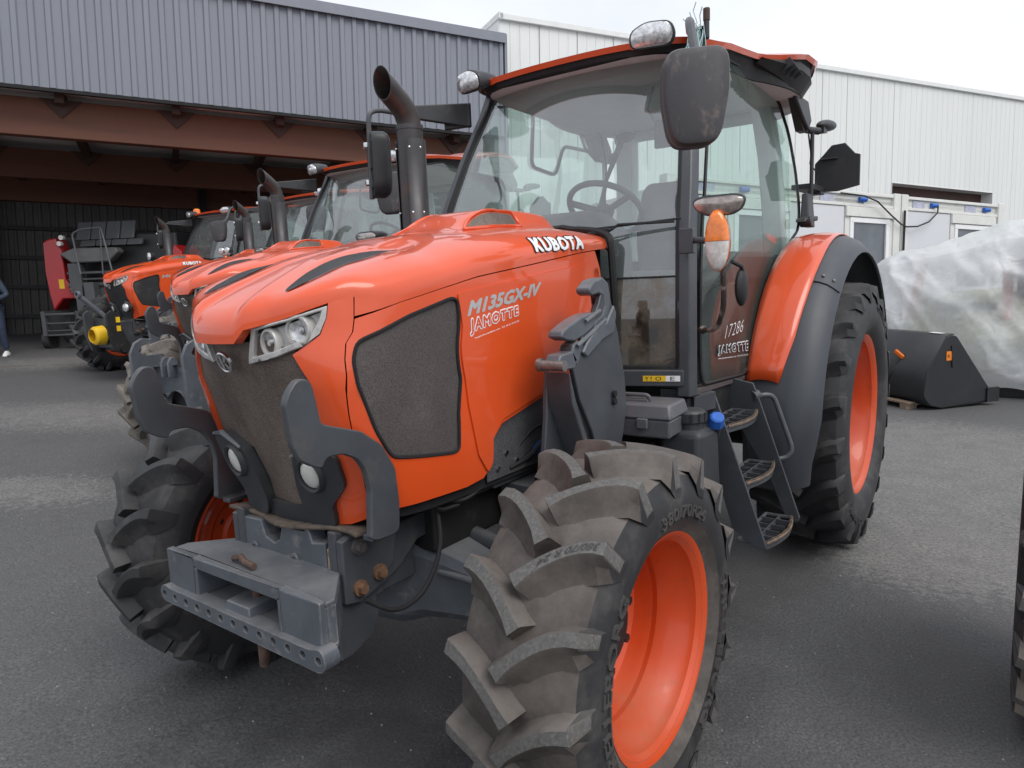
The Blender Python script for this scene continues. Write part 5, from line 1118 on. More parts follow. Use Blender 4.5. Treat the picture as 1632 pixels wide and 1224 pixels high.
shed = root('open_shed', (-12.416, 2.729, .475), 'long open-fronted shed with blue-grey ribbed fascia over brown timber beams', 'shed')
def child(mb, name, mat, par, **k): return mb.build(name, mat, par, **k)
def ribbed(w, z0, z1, ribs, h=.035, rw=.06, taper=.018, y=0):
    m = MB(); P = w / ribs; xs = []
    for k in range(ribs): x0 = k * P; xs += [(x0, 0), (x0 + P - rw - 2 * taper, 0), (x0 + P - rw - taper, -h), (x0 + P - taper, -h), (x0 + P, 0)]
    pts = []
    for p in xs:
        if not pts or abs(pts[-1][0] - p[0]) > 1e-6 or abs(pts[-1][1] - p[1]) > 1e-6: pts.append(p)
    n = len(pts); m.add([(x, y + d, z0) for x, d in pts] + [(x, y + d, z1) for x, d in pts] + [(x, y + .05, z0) for x, d in pts], [(i, i + 1, i + 1 + n, i + n) for i in range(n - 1)] + [(i, i + 1, i + 1 + 2 * n, i + 2 * n) for i in range(n - 1)])
    return m
sheet = ribbed(1.0, 4.76, 6.80, 4, rw=.075, taper=.022).build('cladding_sheet', CLAD, shed, smooth=0); sheet.location = (-8.36, 0, 0)
for k in range(1, 18): c = sheet.copy(); COL.objects.link(c); c.parent = shed; c.location = (-8.36 + k, random.uniform(-.003, .003), 0)
m = MB(); m.box(-8.4, 9.68, -.09, .25, 6.80, 6.95); m.box(-8.4, 9.68, -.10, -.085, 6.74, 6.95); m.build('roof_edge', FLASH, shed, bevel=.01)
m = MB(); m.box(-8.4, 9.66, -.03, .06, 4.70, 4.758); m.build('drip_edge', SEAM, shed)
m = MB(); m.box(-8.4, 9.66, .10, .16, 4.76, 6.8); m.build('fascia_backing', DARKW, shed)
m = MB(); m.add([(-9, .2, 4.82), (9.66, .2, 4.82), (9.66, 10, 4.95), (-9, 10, 4.95), (-9, .2, 4.90), (9.66, .2, 4.90), (9.66, 10, 5.03), (-9, 10, 5.03)], [(0, 1, 2, 3), (4, 5, 6, 7), (0, 1, 5, 4), (2, 3, 7, 6)]); m.build('roof_deck', DECK, shed)
for y in (.55, 4.9, 8.6): m = MB(); m.box(-9, 9.6, y, y + .20, 4.06, 4.72); m.build('timber_beam', WOOD, shed, bevel=.01)
for k in range(10):
    x = -8.3 + 1.87 * k; m = MB(); m.box(x, x + .14, .25, 9.9, 4.60, 4.815); m.build('rafter', DARKT, shed)
    for y in (.55, 4.9): m = MB(); m.prism([(x - .26, y - .012, 4.72), (x + .40, y - .012, 4.72), (x + .07, y - .012, 4.40)], (0, -.03, 0)); m.build('gusset', pm('dark_timber_gusset', (.06, .03, .022), .7), shed)
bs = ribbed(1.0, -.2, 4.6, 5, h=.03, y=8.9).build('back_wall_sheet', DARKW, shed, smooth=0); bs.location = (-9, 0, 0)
for k in range(1, 19): c = bs.copy(); COL.objects.link(c); c.parent = shed; c.location = (-9 + k, 0, 0)
m = MB()
for z in (.9, 1.7, 2.5, 3.3): m.box(-9, 9.6, 8.72, 8.86, z, z + .10)
m.build('wall_rail', BLACK, shed)
for x in (-7, -1.7, 3.6, 8.9): m = MB(); m.box(x, x + .22, 8.5, 8.75, -.2, 4.7); m.build('steel_column', BLACK, shed)
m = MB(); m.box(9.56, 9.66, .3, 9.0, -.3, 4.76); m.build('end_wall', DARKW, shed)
m = MB(); m.box(9.66, 9.72, -.04, .12, -.3, 6.95); m.box(9.40, 9.66, .02, .30, -.3, 4.76); m.build('corner_flashing', FLASH, shed)
m = MB(); m.box(-9, 9.6, .0, 9, -.30, .008); fl = m.build('shed_floor', CONC, None); fl.matrix_world = frame_at((-12.416, 2.729, .475)); tag(fl, kind='structure')

# white industrial building
wb = root('white_building', (-12.416, 2.729, .475), 'tall off-white clad industrial building behind the big tractor cab', 'building')
H0, H1 = 7.42, 7.90
def wpan(x0, x1, za, zb, nm='wall_panel'):
    m = MB(); w = x1 - x0; P = w / 4; pts = []
    for k in range(4): pts += [(x0 + k * P, .012), (x0 + k * P + .012, 0), (x0 + (k + 1) * P - .012, 0)]
    pts.append((x1 - .001, .012)); n = len(pts)
    m.add([(x, y + .35, za) for x, y in pts] + [(x, y + .35, zb) for x, y in pts], [(i, i + 1, i + 1 + n, i + n) for i in range(n - 1)]); m.build(nm, WHITEW, wb, smooth=0)
x = 9.72
while x < 40:
    x1 = x + 1.02
    top_ = lerp(H0, H1, (x - 9.7) / 20)
    if x > 22.9 and x1 < 28.2: wpan(x, x1, 4.72, top_)
    else: wpan(x, x1 - .012, -1.5, top_)
    x = x1
m = MB(); m.prism([(9.70, .27, H0 - .02), (40, .27, H0 + .0237 * 30.3), (40, .27, H0 + .0237 * 30.3 + .13), (9.70, .27, H0 + .11)], (0, .3, 0)); m.build('eaves_trim', WFLASH, wb, bevel=.01)
m = MB()
for k in range(5): m.box(9.70, 9.74, .36 + k * 2.5, .35 + (k + 1) * 2.5, -1, H0 + .0)
m.prism([(9.68, .27, H0 + .0), (9.68, 13, H0 + .0), (9.68, 13, H0 + .13), (9.68, .27, H0 + .13)], (.1, 0, 0)); m.build('gable_wall', WHITEW, wb)
m = MB(); m.grid(lambda u, v: (lerp(9.8, 40, u), lerp(.5, 13, v), lerp(H0, H0 + .7, u)), 2, 2); m.build('flat_roof', WFLASH, wb)
ox0, ox1 = 22.98, 28.08
m = MB(); m.box(ox1 - .02, ox1 + .0, .34, 1.3, -1, 4.72); m.box(ox0, ox0 + .02, .34, 1.3, -1, 4.72); m.box(ox0, ox1, .34, 1.3, 4.70, 4.72); m.build('opening_reveal', WFLASH, wb)
m = MB(); m.box(ox0, ox1, .72, .78, -1, 4.7); m.build('opening_inside', pm('brown_shutter', (.075, .035, .028), .7, var=.3, vs=.8), wb)
m = MB(); m.box(18.0, 18.45, -.30, .30, H0 + .03, H0 + .10); m.box(18.05, 18.4, -.32, -.05, H0 - .03, H0 + .03); m.build('eaves_floodlight', FLASH, wb)

# container cabins
CP = (-.252, 15.071, 0)
CABW = pm('cabin_wall', (.62, .63, .65), .5, var=.03, vs=1, dirt=((.60, .60, .60), .5, .85, 2))
CABF = pm('cabin_frame', (.68, .68, .64), .5, var=.06, vs=3, dirt=((.42, .40, .34), .58, .8, 4))
WING = pm('cabin_window_glass', (.10, .115, .13), .06, spec=.9, var=.35, vs=1.5)
def cabin(x0, x1, wins, label):
    e = root('container_cabin', CP, label, 'site cabin')
    m = MB(); m.box(x0 + .03, x1 - .03, .05, 2.4, -.4, 2.78); m.build('cabin_body', CABW, e)
    for a, b in ((x0, x0 + .20), (x1 - .20, x1)): m = MB(); m.box(a, b, -.02, .2, -.4, 2.95); m.build('corner_post', CABF, e, bevel=.012)
    m = MB(); m.box(x0 + .2, x1 - .2, .0, .2, 2.86, 2.92); m.box(x0 + .2, x1 - .2, .0, .2, 2.64, 2.70); m.box(x0 + .2, x1 - .2, .05, .1, 2.70, 2.86); m.build('top_rail', CABF, e, bevel=.008)
    for t in (.12, .62): m = MB(); a = lerp(x0, x1, t); m.box(a, a + .36, .03, .06, 2.71, 2.85); m.build('socket_recess', pm('socket_label', (.42, .43, .52), .5, var=.2, vs=14), e)
    for t in (.28, .80): m = MB(); a = lerp(x0, x1, t); m.cyl((a, .02, 2.78), (a + .17, .0, 2.78), .048, 12); m.build('socket_plug', BLUEP, e)
    wins = sorted(wins); xs_ = [x0 + .2] + [v for w_ in wins for v in (w_[0] - .14, w_[1] + .14)] + [x1 - .2]
    for a, b in zip(xs_[::2], xs_[1::2]):
        if b - a > .1: m = MB(); m.box(a + .008, b - .008, .02, .06, -.3, 2.63); m.build('wall_board', CABW, e, bevel=.006)
    for a, b in wins:
        m = MB(); m.box(a - .13, b + .13, -.03, .06, 2.44, 2.63); m.build('shutter_box', CABF, e, bevel=.01)
        m = MB(); m.box(a - .13, b + .13, .02, .06, -.3, .95); m.build('wall_board', CABW, e)
        for q0, q1, s0, s1 in ((a, b, 2.33, 2.43), (a, b, 1.0, 1.10), (a, a + .10, 1.10, 2.33), (b - .10, b, 1.10, 2.33)): m = MB(); m.box(q0, q1, -.01, .055, s0, s1); m.build('window_frame', WHITE, e, bevel=.008)
        for q0, q1 in ((a - .13, a), (b, b + .13)): m = MB(); m.box(q0, q1, .01, .055, .95, 2.44); m.build('shutter_rail', CABF, e, bevel=.006)
        m = MB(); m.box(a + .10, b - .10, .03, .04, 1.1, 2.33); m.build('window_pane', WING, e)
    return e
cabin(-6.3, -.42, [(-1.86, -.72), (-4.8, -3.6)], 'white site cabin directly behind the rear tyre with the left window')
cabin(-.39, 3.04, [(1.36, 2.62)], 'white site cabin nearest the dark opening, its window above the plastic sheet')
cb = root('black_cable', CP, 'black power cable sagging between the two white site cabins', 'cable')
m = MB(); m.tube([(-2.2, -.05, 2.86), (-1.6, -.10, 2.83), (-1.25, -.12, 2.74), (-.85, -.12, 2.50), (-.5, -.10, 2.33), (-.34, -.1, 2.29), (0, -.1, 2.31), (.35, -.1, 2.42), (.62, -.1, 2.62), (.68, -.06, 2.76)], .016, 6); m.tube([(-.35, -.06, 2.62), (-.36, -.06, 1.2), (-.36, -.06, -.2)], .022, 6); m.build('cable_run', BLACK, cb)

# ------------------------------------------------------------ the tractors
T = make_tractor(); make_cab(T); make_flanks(T)
tag(T, 'big orange tractor filling the foreground, dusty brown left front tyre', 'tractor', 'tractors parked side by side in the yard')
FAR = ('dealer_small_print', 'dealer_lettering', 'dealer_outline', 'tread_lettering', 'sidewall_lettering', 'warning_sticker', 'manual_sticker', 'sticker_print', 'door_lettering', 'stock_number', 'door_sticker', 'loader_bracket', 'tow_bracket', 'drilled_bar', 'tow_pin', 'pin_handle', 'binder_twine', 'mud_patch', 'casting_number', 'shield_screw', 'control_lever')
def place(loc, rz, label, skip=FAR, scale=1.):
    o = copy_tree(T, None, skip); o.location = loc; o.rotation_euler = (0, 0, math.radians(rz)); o.scale = (scale,) * 3; tag(o, label); return o
def kids(o, nm): return [x for x in bpy.data.objects if x.parent is o and x.name.split('.')[0] == nm]
def remat(o, frm, to):
    for s in o.material_slots:
        if s.material is frm: s.link = 'OBJECT'; s.material = to
B = place((-3.29, 1.70, gz(-3.4, 0) + .03), 3.2, 'second orange tractor in the row, muddy tyres and an empty front linkage')
C_ = place((-6.36, 3.39, gz(-6.36, 0) + .06), 2, 'third orange tractor, mostly hidden, only its pipe, cab and guard showing')
D = place((-9.80, 4.12, gz(-9.98, 0)), 4.2, 'farthest orange tractor with amber beacon and yellow shaft guard in front', FAR + ('grille_guard', 'model_lettering'), 1.02)
for o in (B, C_):
    for wl in kids(o, 'front_wheel'):
        for ty in kids(wl, 'tyre'): remat(ty, RUB, RUBM); remat(ty, RUBD, RUBM)
for wl in kids(B, 'front_wheel'): wl.location.x *= 1.10
for wl in kids(D, 'front_wheel'): wl.scale = (1.15,) * 3; wl.location.x *= 1.15; wl.location.z = .571 * 1.15
for o in (D,):
    for wl in kids(o, 'front_wheel'):
        for ty in kids(wl, 'tyre'): remat(ty, RUBD, RUB)
    for g in kids(o, 'front_grille') + kids(o, 'side_mesh'): remat(g, GRILLE, DMESH); remat(g, SMESH, DMESH)
m = MB(); V, F = text2d('M6-1', bold=.02, shear=.15); m.add([(.427, -.02 + .26 * u, 1.52 + .035 * u + .05 * v) for u, v in V], F); m.build('model_lettering', SILVP, D, smooth=0, clean=False)
# beacon and extra lamps of the far tractor
m = MB(); m.cyl((-.58, 1.40, 2.66), (-.58, 1.40, 2.72), .060, 16); m.ball((-.58, 1.40, 2.72), (.060, .060, .03), 14, 6); m.build('beacon', AMBER, D, smooth=50)
m = MB(); m.cyl((-.58, 1.40, 2.58), (-.58, 1.40, 2.66), .06, 14); m.build('beacon_base', BLACK, D)
def round_lamp(par, c, d, r=.06):
    c = Vector(c); d = Vector(d).normalized(); m = MB(); m.cyl(c - d * .09, c, r * .7, 16, r); h = m.build('round_lamp', PLASTIC, par, bevel=.004)
    m = MB(); m.M = Matrix.Translation(c) @ d.to_track_quat('Z', 'Y').to_matrix().to_4x4(); m.lathe([(.0, r * .9), (.012, r * .8), (.02, .0005)], 20, ax='z'); m.build('lens', LENS, h)
round_lamp(D, (-.80, .55, 1.92), (-.1, -1, 0), .075); round_lamp(D, (.83, .80, 1.93), (.1, -1, 0)); round_lamp(D, (.97, .80, 1.93), (.1, -1, 0)); round_lamp(C_, (.70, .75, 1.95), (.1, -1, -.1), .06); round_lamp(B, (1.05, 1.05, 1.90), (.1, -1, -.1), .07)
for o, s_ in ((B, 1), (C_, 1)): pass
# front linkage of the second tractor: plate with lugs, big hole, hooked side arms
def linkage(par):
    m = MB(); pl_ = [(-.26, .95), (.20, .99), (.27, .97), (.26, .42), (-.20, .38), (-.27, .42)]
    hole = [(.0 + .12 * math.cos(t * PI / 10), .66 + .12 * math.sin(t * PI / 10)) for t in range(20)]
    small = [[(cx + .024 * math.cos(t * PI / 5), cz + .024 * math.sin(t * PI / 5)) for t in range(10)] for cx, cz in ((-.15, .73), (.14, .76), (.20, .72), (-.14, .58))]
    patch(m, pl_, lambda u, v: (u, -.74, v), 0, -.03, .06, [hole] + small); ln = m.build('linkage_plate', STEEL, par, smooth=20)
    m = MB(); m.box(-.30, .30, -.70, -.45, .42, .92); m.build('linkage_body', BLACK, par, bevel=.01)
    for x in (-.12, -.03): m = MB(); m.prism([(x, -.80, .88), (x, -.80, .99), (x, -.775, 1.03), (x, -.745, 1.03), (x, -.72, .99), (x, -.72, .88)], (.025, 0, 0)); m.build('top_link_lug', STEEL, par, bevel=.004)
    m = MB(); m.box(.25, .28, -.76, -.55, .45, .97); m.build('linkage_cheek', STEEL, par, bevel=.004)
    for sg in (-1, 1):
        hk_ = [(-.90, 1.06), (-.86, 1.14), (-.80, 1.17), (-.72, 1.16), (-.76, 1.125), (-.81, 1.11), (-.83, 1.07), (-.78, 1.04), (-.64, 1.04), (-.62, .92), (-.66, .60), (-.60, .45), (-.74, .40), (-.86, .50), (-.90, .75)]
        m = MB(); m.prism([(sg * .32, y, z) for y, z in hk_], (sg * .03, 0, 0)); m.build('lift_arm', STEEL, par, bevel=.004)
        m = MB(); m.cyl((sg * .27, -.72, .50), (sg * .37, -.72, .50), .05, 14); m.build('arm_pivot', BLACK, par)
    return ln
linkage(B); linkage(C_)
# front linkage of the far tractor
for sg in (-1, 1):
    pl_ = [(y + .22, z) for y, z in [(-1.12, 1.02), (-1.05, 1.08), (-.98, 1.03), (-1.0, .96), (-.95, .90), (-.88, .70), (-.80, .50), (-.90, .40), (-1.05, .46), (-1.12, .70)]]
    m = MB(); m.prism([(sg * .30, y, z) for y, z in pl_], (sg * .05, 0, 0)); m.build('lift_arm', GREYM if sg < 0 else BLACK, D, bevel=.006)
    m = MB(); m.cyl((sg * .24, -.70, .50), (sg * .40, -.70, .50), .07, 14); m.build('arm_pivot', BLACK, D)
m = MB(); m.box(-.29, .29, -.76, -.68, .50, .95); m.box(-.25, .25, -.68, -.4, .45, .9); m.build('linkage_plate', GREYM, D, bevel=.01)
m = MB(); m.lathe([(-.16, .10), (-.12, .135), (.0, .145), (.05, .09)], 18, c=(-.02, -.80, .70), ax='y'); m.build('shaft_guard', YELLOW, D, solid=.006)
m = MB(); m.cyl((-.02, -.70, .95), (-.10, -1.00, 1.28), .038, 12); m.lathe([(-.02, .035), (-.02, .06), (.02, .06), (.02, .035)], 16, c=(-.115, -1.04, 1.32), ax='y', close=True); m.build('top_link', STEEL, D, bevel=.003)
for z in (.93, .80): m = MB(); m.box(.352, .360, -.78, -.72, z - .04, z + .04); m.build('arm_sticker', YELLOW, D, smooth=0)
m = MB(); m.box(.10, .17, -.77, -.762, .82, .89); m.build('plate_label', WHITE, D, smooth=0)
round_lamp(D, (.34, -.60, 1.10), (.1, -1, 0), .07)

# wheel of the neighbouring tractor at the right edge
nt_ = empty('tractor', (2.072, 1.30, 0)); nw = make_wheel('front_wheel', 0, 0, .571, 1, .38, .571, .325, .048, 17, RUBM, .235, .135, lugw=.021); nw.parent = nt_; tag(nt_, 'neighbouring tractor at the right picture edge, only its muddy front tyre in view', 'tractor', 'tractors parked side by side in the yard')
m = MB(); m.cyl((.1, 0, .571), (.8, 0, .571), .09, 16); m.build('front_axle', STEEL, nt_, bevel=.01)

# ------------------------------------------------------------ bucket on a pallet
bk = empty('loader_bucket', (1.10, 7.15, .04), math.radians(-40)); tag(bk, 'black loader bucket on a wooden pallet beside the plastic sheet', 'bucket')
BKM = pm('black_bucket_paint', (.022, .023, .026), .42, var=.15, vs=3, dirt=((.05, .05, .05), .6, .85, 5), rvar=.05)
pf = [(.02, .77), (-.22, .40), (-.25, .12), (-.16, .02), (0, -.02), (.62, .02), (.66, .10), (.14, .77)]
m = MB(); m.prism([(0, y, z) for y, z in rpoly(pf, .04)], (-.02, 0, 0)); m.build('side_plate', BKM, bk, bevel=.004); m = MB(); m.prism([(-1.9, y, z) for y, z in rpoly(pf, .04)], (-.02, 0, 0)); m.build('side_plate', BKM, bk, bevel=.004)
m = MB(); ol = rpoly(pf, .04)
# shell: back and floor
bp_ = [(.12, .78), (.02, .77), (-.22, .40), (-.25, .12), (-.16, .02), (0, -.02), (.66, .0)]
m.add([(-1.9, y, z) for y, z in bp_] + [(-.01, y, z) for y, z in bp_], [(i, i + 1, i + 1 + 7, i + 7) for i in range(6)]); m.build('bucket_shell', BKM, bk, smooth=20, solid=.012)
m = MB(); m.prism([(.0, .10, .42), (.0, .16, .66), (.0, .08, .66)], (.012, 0, 0)); m.build('side_gusset', BKM, bk); m = MB(); m.box(-.01, .02, .58, .74, .0, .16); m.build('side_cutter', BKM, bk)
m = MB(); m.M = Matrix.Translation((-.10, -.0, .787)); m.box(-.16, 0, .03, .10, 0, .003); m.build('paper_label', WHITE, bk, smooth=0)
m = MB(); m.hexa([(.003, .02, .50), (.003, .09, .50), (.003, .09, .60), (.003, .02, .60)], [(.006, .02, .50), (.006, .09, .50), (.006, .09, .60), (.006, .02, .60)]); m.build('badge', pm('orange_badge', (.75, .22, .02), .4), bk, smooth=0, bevel=.002)
m = MB(); put_text(m, 'K', lambda u, v: (.0075, .035 + .04 * u, .53 + .04 * v)); m.build('badge_print', BLACK, bk, smooth=0, clean=False)
m = MB(); m.tube([(-.40, -.14, .54), (-.48, -.22, .40)], .010, 6); m.tube([(-.30, -.08, .60), (-.44, -.20, .42), (-.56, -.28, .18)], .010, 6); m.build('hose', BLACK, bk)
m = MB(); m.M = Matrix.Translation((-.45, -.16, .54)) @ Matrix.Rotation(.5, 4, 'Y'); m.box(-.07, .07, -.03, .0, -.025, .025); m.build('orange_cap', pm('orange_cap', (.8, .17, .01), .4), bk, bevel=.01)
PINE = pm('pallet_wood', (.30, .22, .15), .8, var=.3, vs=3, dirt=((.12, .10, .08), .5, .7, 5), stretch=(4, 1, 1), bump=(.3, 30, .002))
def pallet(loc, rz, label):
    p = empty('pallet', loc, math.radians(rz)); tag(p, label, 'pallet')
    for k in range(5): m = MB(); y = .10 + k * .24; m.box(-1.15, .02, y - .05, y + .05, .118, .138); m.build('plank', PINE, p, bevel=.002)
    for x in (-1.10, -.56, -.05):
        for y in (.12, .58, 1.05): m = MB(); m.box(x - .05, x + .05, y - .07, y + .07, .022, .097); m.build('block', PINE, p, bevel=.003)
        m = MB(); m.box(x - .05, x + .05, .05, 1.12, .098, .117); m.build('plank', PINE, p); m = MB(); m.box(x - .05, x + .05, .05, 1.12, .002, .021); m.build('plank', PINE, p)
    return p
pallet((.74, 6.98, -.06), -40, 'wooden pallet under the black bucket, near corner showing')
# plastic-wrapped machine
wm = empty('wrapped_machine', (2.4, 9.2, 0)); tag(wm, 'large machine wrapped in cloudy white plastic sheet', 'wrapped machine')
def shp(u, v):
    X = lerp(-2.35, 2.6, u); zt = pl([(-2.35, 1.50), (-2.0, 1.70), (-1.5, 1.79), (-1.1, 1.90), (-.85, 1.98), (-.3, 2.02), (.6, 2.06), (2.6, 2.0)], X)
    path = [(-.98, .10), (-1.02, .45), (-1.00, .95), (-.92, 1.30), (-.80, zt - .18), (-.62, zt - .04), (-.35, zt + .02), (.4, zt + .03), (.9, zt - .2), (1.0, .9), (1.0, .1)]
    t = v * (len(path) - 1); i = min(int(t), len(path) - 2); f = t - i; y, z = lerp(path[i][0], path[i + 1][0], f), lerp(path[i][1], path[i + 1][1], f)
    nz_ = noise.noise(Vector((X * 1.3, y * 1.5, z * 1.1))) * .14 + (.5 - abs(noise.noise(Vector((X * 1.6 + z * 1.2, 5, z * 1.1 - X * .5))))) * .16 + .03 * (.4 - abs(noise.noise(Vector((X * 4 + z * 3.5, 2, z * 2.2 - X))))) + .010 * noise.noise(Vector((X * 12 - z * 6, y * 6, z * 9))) 
    rg = 0
    for k_, (fa, fb, am) in enumerate(((1.1, .9, .075), (2.3, -1.4, .040), (3.1, 2.6, .022))):
        rg += am * (1 - min(1, abs(noise.noise(Vector((X * fa + z * fb, 7.3 * k_, z * .6 + y * .5)))) * 3.2)) ** 2
    nz_ += rg
    z2 = z + (.05 * noise.noise(Vector((X * 2, 3, 1))) if v < .05 else 0)
    ex = 1 - .10 * (abs(u - .5) * 2) ** 6
    return (X, (y - nz_ * (1 if z < zt - .1 else .3)) * ex, z2 + (nz_ * .35 if z >= zt - .2 else 0))
TARP = bpy.data.materials.new('cloudy_plastic'); TARP.use_nodes = True
def tarp():
    n = TARP.node_tree.nodes; l = TARP.node_tree.links; b = n['Principled BSDF']; b.inputs['Base Color'].default_value = (.90, .92, .94, 1); b.inputs['Roughness'].default_value = .36; b.inputs['Specular IOR Level'].default_value = .6
    o = n['Material Output']; t = n.new('ShaderNodeTexCoord'); nz = n.new('ShaderNodeTexNoise'); nz.inputs['Scale'].default_value = 1.1; nz.inputs['Detail'].default_value = 7; nz.inputs['Roughness'].default_value = .6; nz.inputs['Distortion'].default_value = .6
    l.new(t.outputs['Object'], nz.inputs['Vector']); r = n.new('ShaderNodeMapRange'); l.new(nz.outputs[0], r.inputs[0]); r.inputs[1].default_value = .40; r.inputs[2].default_value = .64; r.inputs[3].default_value = .46; r.inputs[4].default_value = .97
    sx = n.new('ShaderNodeSeparateXYZ'); l.new(t.outputs['Object'], sx.inputs[0]); r2 = n.new('ShaderNodeMapRange'); l.new(sx.outputs[2], r2.inputs[0]); r2.inputs[1].default_value = 1.35; r2.inputs[2].default_value = 1.6; r2.inputs[3].default_value = 0; r2.inputs[4].default_value = .5
    r3 = n.new('ShaderNodeMapRange'); l.new(sx.outputs[2], r3.inputs[0]); r3.inputs[1].default_value = .75; r3.inputs[2].default_value = .45; r3.inputs[3].default_value = 0; r3.inputs[4].default_value = .4
    a = n.new('ShaderNodeMath'); a.operation = 'ADD'; l.new(r.outputs[0], a.inputs[0]); l.new(r2.outputs[0], a.inputs[1]); a2 = n.new('ShaderNodeMath'); a2.operation = 'ADD'; a2.use_clamp = True; l.new(a.outputs[0], a2.inputs[0]); l.new(r3.outputs[0], a2.inputs[1])
    tr = n.new('ShaderNodeBsdfTransparent'); tl = n.new('ShaderNodeBsdfTranslucent'); tl.inputs[0].default_value = (.92, .94, .96, 1)
    m0 = n.new('ShaderNodeMixShader'); m0.inputs[0].default_value = .5; l.new(b.outputs[0], m0.inputs[1]); l.new(tl.outputs[0], m0.inputs[2])
    m1 = n.new('ShaderNodeMixShader'); l.new(a2.outputs[0], m1.inputs[0]); l.new(tr.outputs[0], m1.inputs[1]); l.new(m0.outputs[0], m1.inputs[2]); l.new(m1.outputs[0], o.inputs[0])
    w_ = n.new('ShaderNodeTexNoise'); w_.inputs['Scale'].default_value = 3.5; w_.inputs['Detail'].default_value = 4; w_.inputs['Distortion'].default_value = 1.5; l.new(t.outputs['Object'], w_.inputs['Vector'])
    bp = n.new('ShaderNodeBump'); bp.inputs['Strength'].default_value = .55; bp.inputs['Distance'].default_value = .05; l.new(w_.outputs[0], bp.inputs['Height']); l.new(bp.outputs[0], b.inputs['Normal'])
tarp()
m = MB(); m.grid(shp, 170, 130)
for u_ in (0, 1):
    ring = [shp(u_, v / 30) for v in range(31)]; m.add(ring + [(ring[0][0], 0, .1)], [(i, i + 1, 31) for i in range(30)])
m.build('plastic_sheet', TARP, wm, smooth=70)
OLV = pm('olive_machine_panel', (.60, .62, .42), .5, var=.15, vs=2, dirt=((.22, .21, .15), .5, .7, 4)); BRN = pm('red_brown_strut', (.42, .12, .07), .5)
m = MB(); m.hexa([(-2.0, -.80, .45), (2.3, -.80, .45), (2.3, .8, .45), (-2.0, .8, .45)], [(-1.8, -.70, 1.15), (2.3, -.70, 1.45), (2.3, .7, 1.45), (-1.8, .7, 1.15)]); m.build('machine_body', OLV, wm, bevel=.04)
m = MB(); m.hexa([(-1.1, -.86, .40), (1.9, -.86, .40), (1.9, -.80, .40), (-1.1, -.80, .40)], [(-.2, -.86, .95), (1.9, -.86, 1.1), (1.9, -.80, 1.1), (-.2, -.80, .95)]); m.build('machine_panel', pm('pale_machine_panel', (.55, .53, .42), .6), wm)
for x, s_ in ((-1.85, .12), (-.85, -.02)): m = MB(); m.hexa([(x, -.86, .9), (x + .10, -.86, .9), (x + .10, -.80, .9), (x, -.80, .9)], [(x + s_, -.78, 1.62), (x + .10 + s_, -.78, 1.62), (x + .10 + s_, -.70, 1.62), (x + s_, -.70, 1.62)]); m.build('strut', BRN, wm)
m = MB(); m.box(-.72, -.45, -.84, -.78, 1.15, 1.6); m.box(-1.5, -.9, -.82, -.80, 1.0, 1.1); m.build('dark_window', BLACK, wm)
for k in range(9): m = MB(); m.cyl((-1.9 + k * .27, -.87, .98 + .012 * k), (-1.9 + k * .27, -.83, .98 + .012 * k), .018, 8); m.build('machine_bolt', BOLT, wm)
m = MB(); m.box(-1.1, 2.4, -1.0, -.85, .0, .16); m.box(-1.1, 2.4, .75, .9, .0, .16); m.box(-1.05, -.9, -1.0, .9, .10, .30); m.build('skid', BLACK, wm, bevel=.01)

# ------------------------------------------------------------ baler in the shed
BP = Vector((-13.87, 5.2, .54)); bx_ = Vector((.805, .592, 0)).normalized(); by_ = Vector((0, 0, 1)).cross(bx_)
bl = empty('round_baler'); bl.matrix_world = Matrix(((bx_.x, by_.x, 0, BP.x), (bx_.y, by_.y, 0, BP.y), (bx_.z, by_.z, 1, BP.z), (0, 0, 0, 1))); tag(bl, 'red and grey round baler parked inside the dark shed', 'baler')
RED = pm('baler_red', (.42, .012, .016), .35, coat=.4, var=.08, vs=2); BG = pm('baler_grey', (.085, .088, .092), .45, var=.12, vs=3); BD = pm('baler_dark', (.02, .02, .021), .5)
q = lambda px, py: ((px - 140) / 66, (553 - py) / 66)
side = [(66, 407), (74, 403), (84, 402), (90, 419), (91, 458), (98, 468), (108, 470), (107, 485), (84, 485), (69, 501), (66, 478), (64, 448)]
m = MB(); a = [q(*p) for p in side]; m.prism([(x, 0, z) for x, z in a], (0, .10, 0)); m.prism([(x - .02, .10, z) for x, z in a], (.06, 1.7, 0)); m.build('side_panel', RED, bl, bevel=.03)
m = MB(); m.M = None; m.prism([(1.55, 0, 1.9), (1.6, 0, 2.05)] + [(1.75, 0, 1.9), (1.75, 0, 1.3), (1.55, 0, 1.3)], (.05, .8, 0)); m.build('side_panel', RED, bl)
m = MB(); m.box(-1.0, 1.5, .35, 1.9, .5, 2.35); m.build('bale_chamber', BD, bl, bevel=.05)
for k in range(4): m = MB(); x0 = -.56 + k * .31; m.hexa([(x0, .22, 2.24), (x0 + .29, .22, 2.24), (x0 + .29, .30, 2.24), (x0, .30, 2.24)], [(x0, .38, 2.62), (x0 + .29, .38, 2.62), (x0 + .29, .45, 2.62), (x0, .45, 2.62)]); m.build('cover_panel', BG, bl, bevel=.02)
for k in range(4): m = MB(); x0 = -.44 + k * .33; m.hexa([(x0, .12, 2.10 - .0), (x0 + .31, .12, 2.10), (x0 + .31, .24, 2.10), (x0, .24, 2.10)], [(x0, .20, 2.23), (x0 + .31, .20, 2.23), (x0 + .31, .28, 2.23), (x0, .28, 2.23)]); m.build('cover_panel', BG, bl, bevel=.02)
m = MB(); a = [q(*p) for p in [(90, 424), (110, 417), (168, 418), (172, 424), (157, 437), (106, 437)]]; m.prism([(x, -.10, z) for x, z in a], (0, .25, 0)); m.build('front_hood', pm('hood_grey', (.13, .13, .125), .5), bl, bevel=.03)
m = MB()
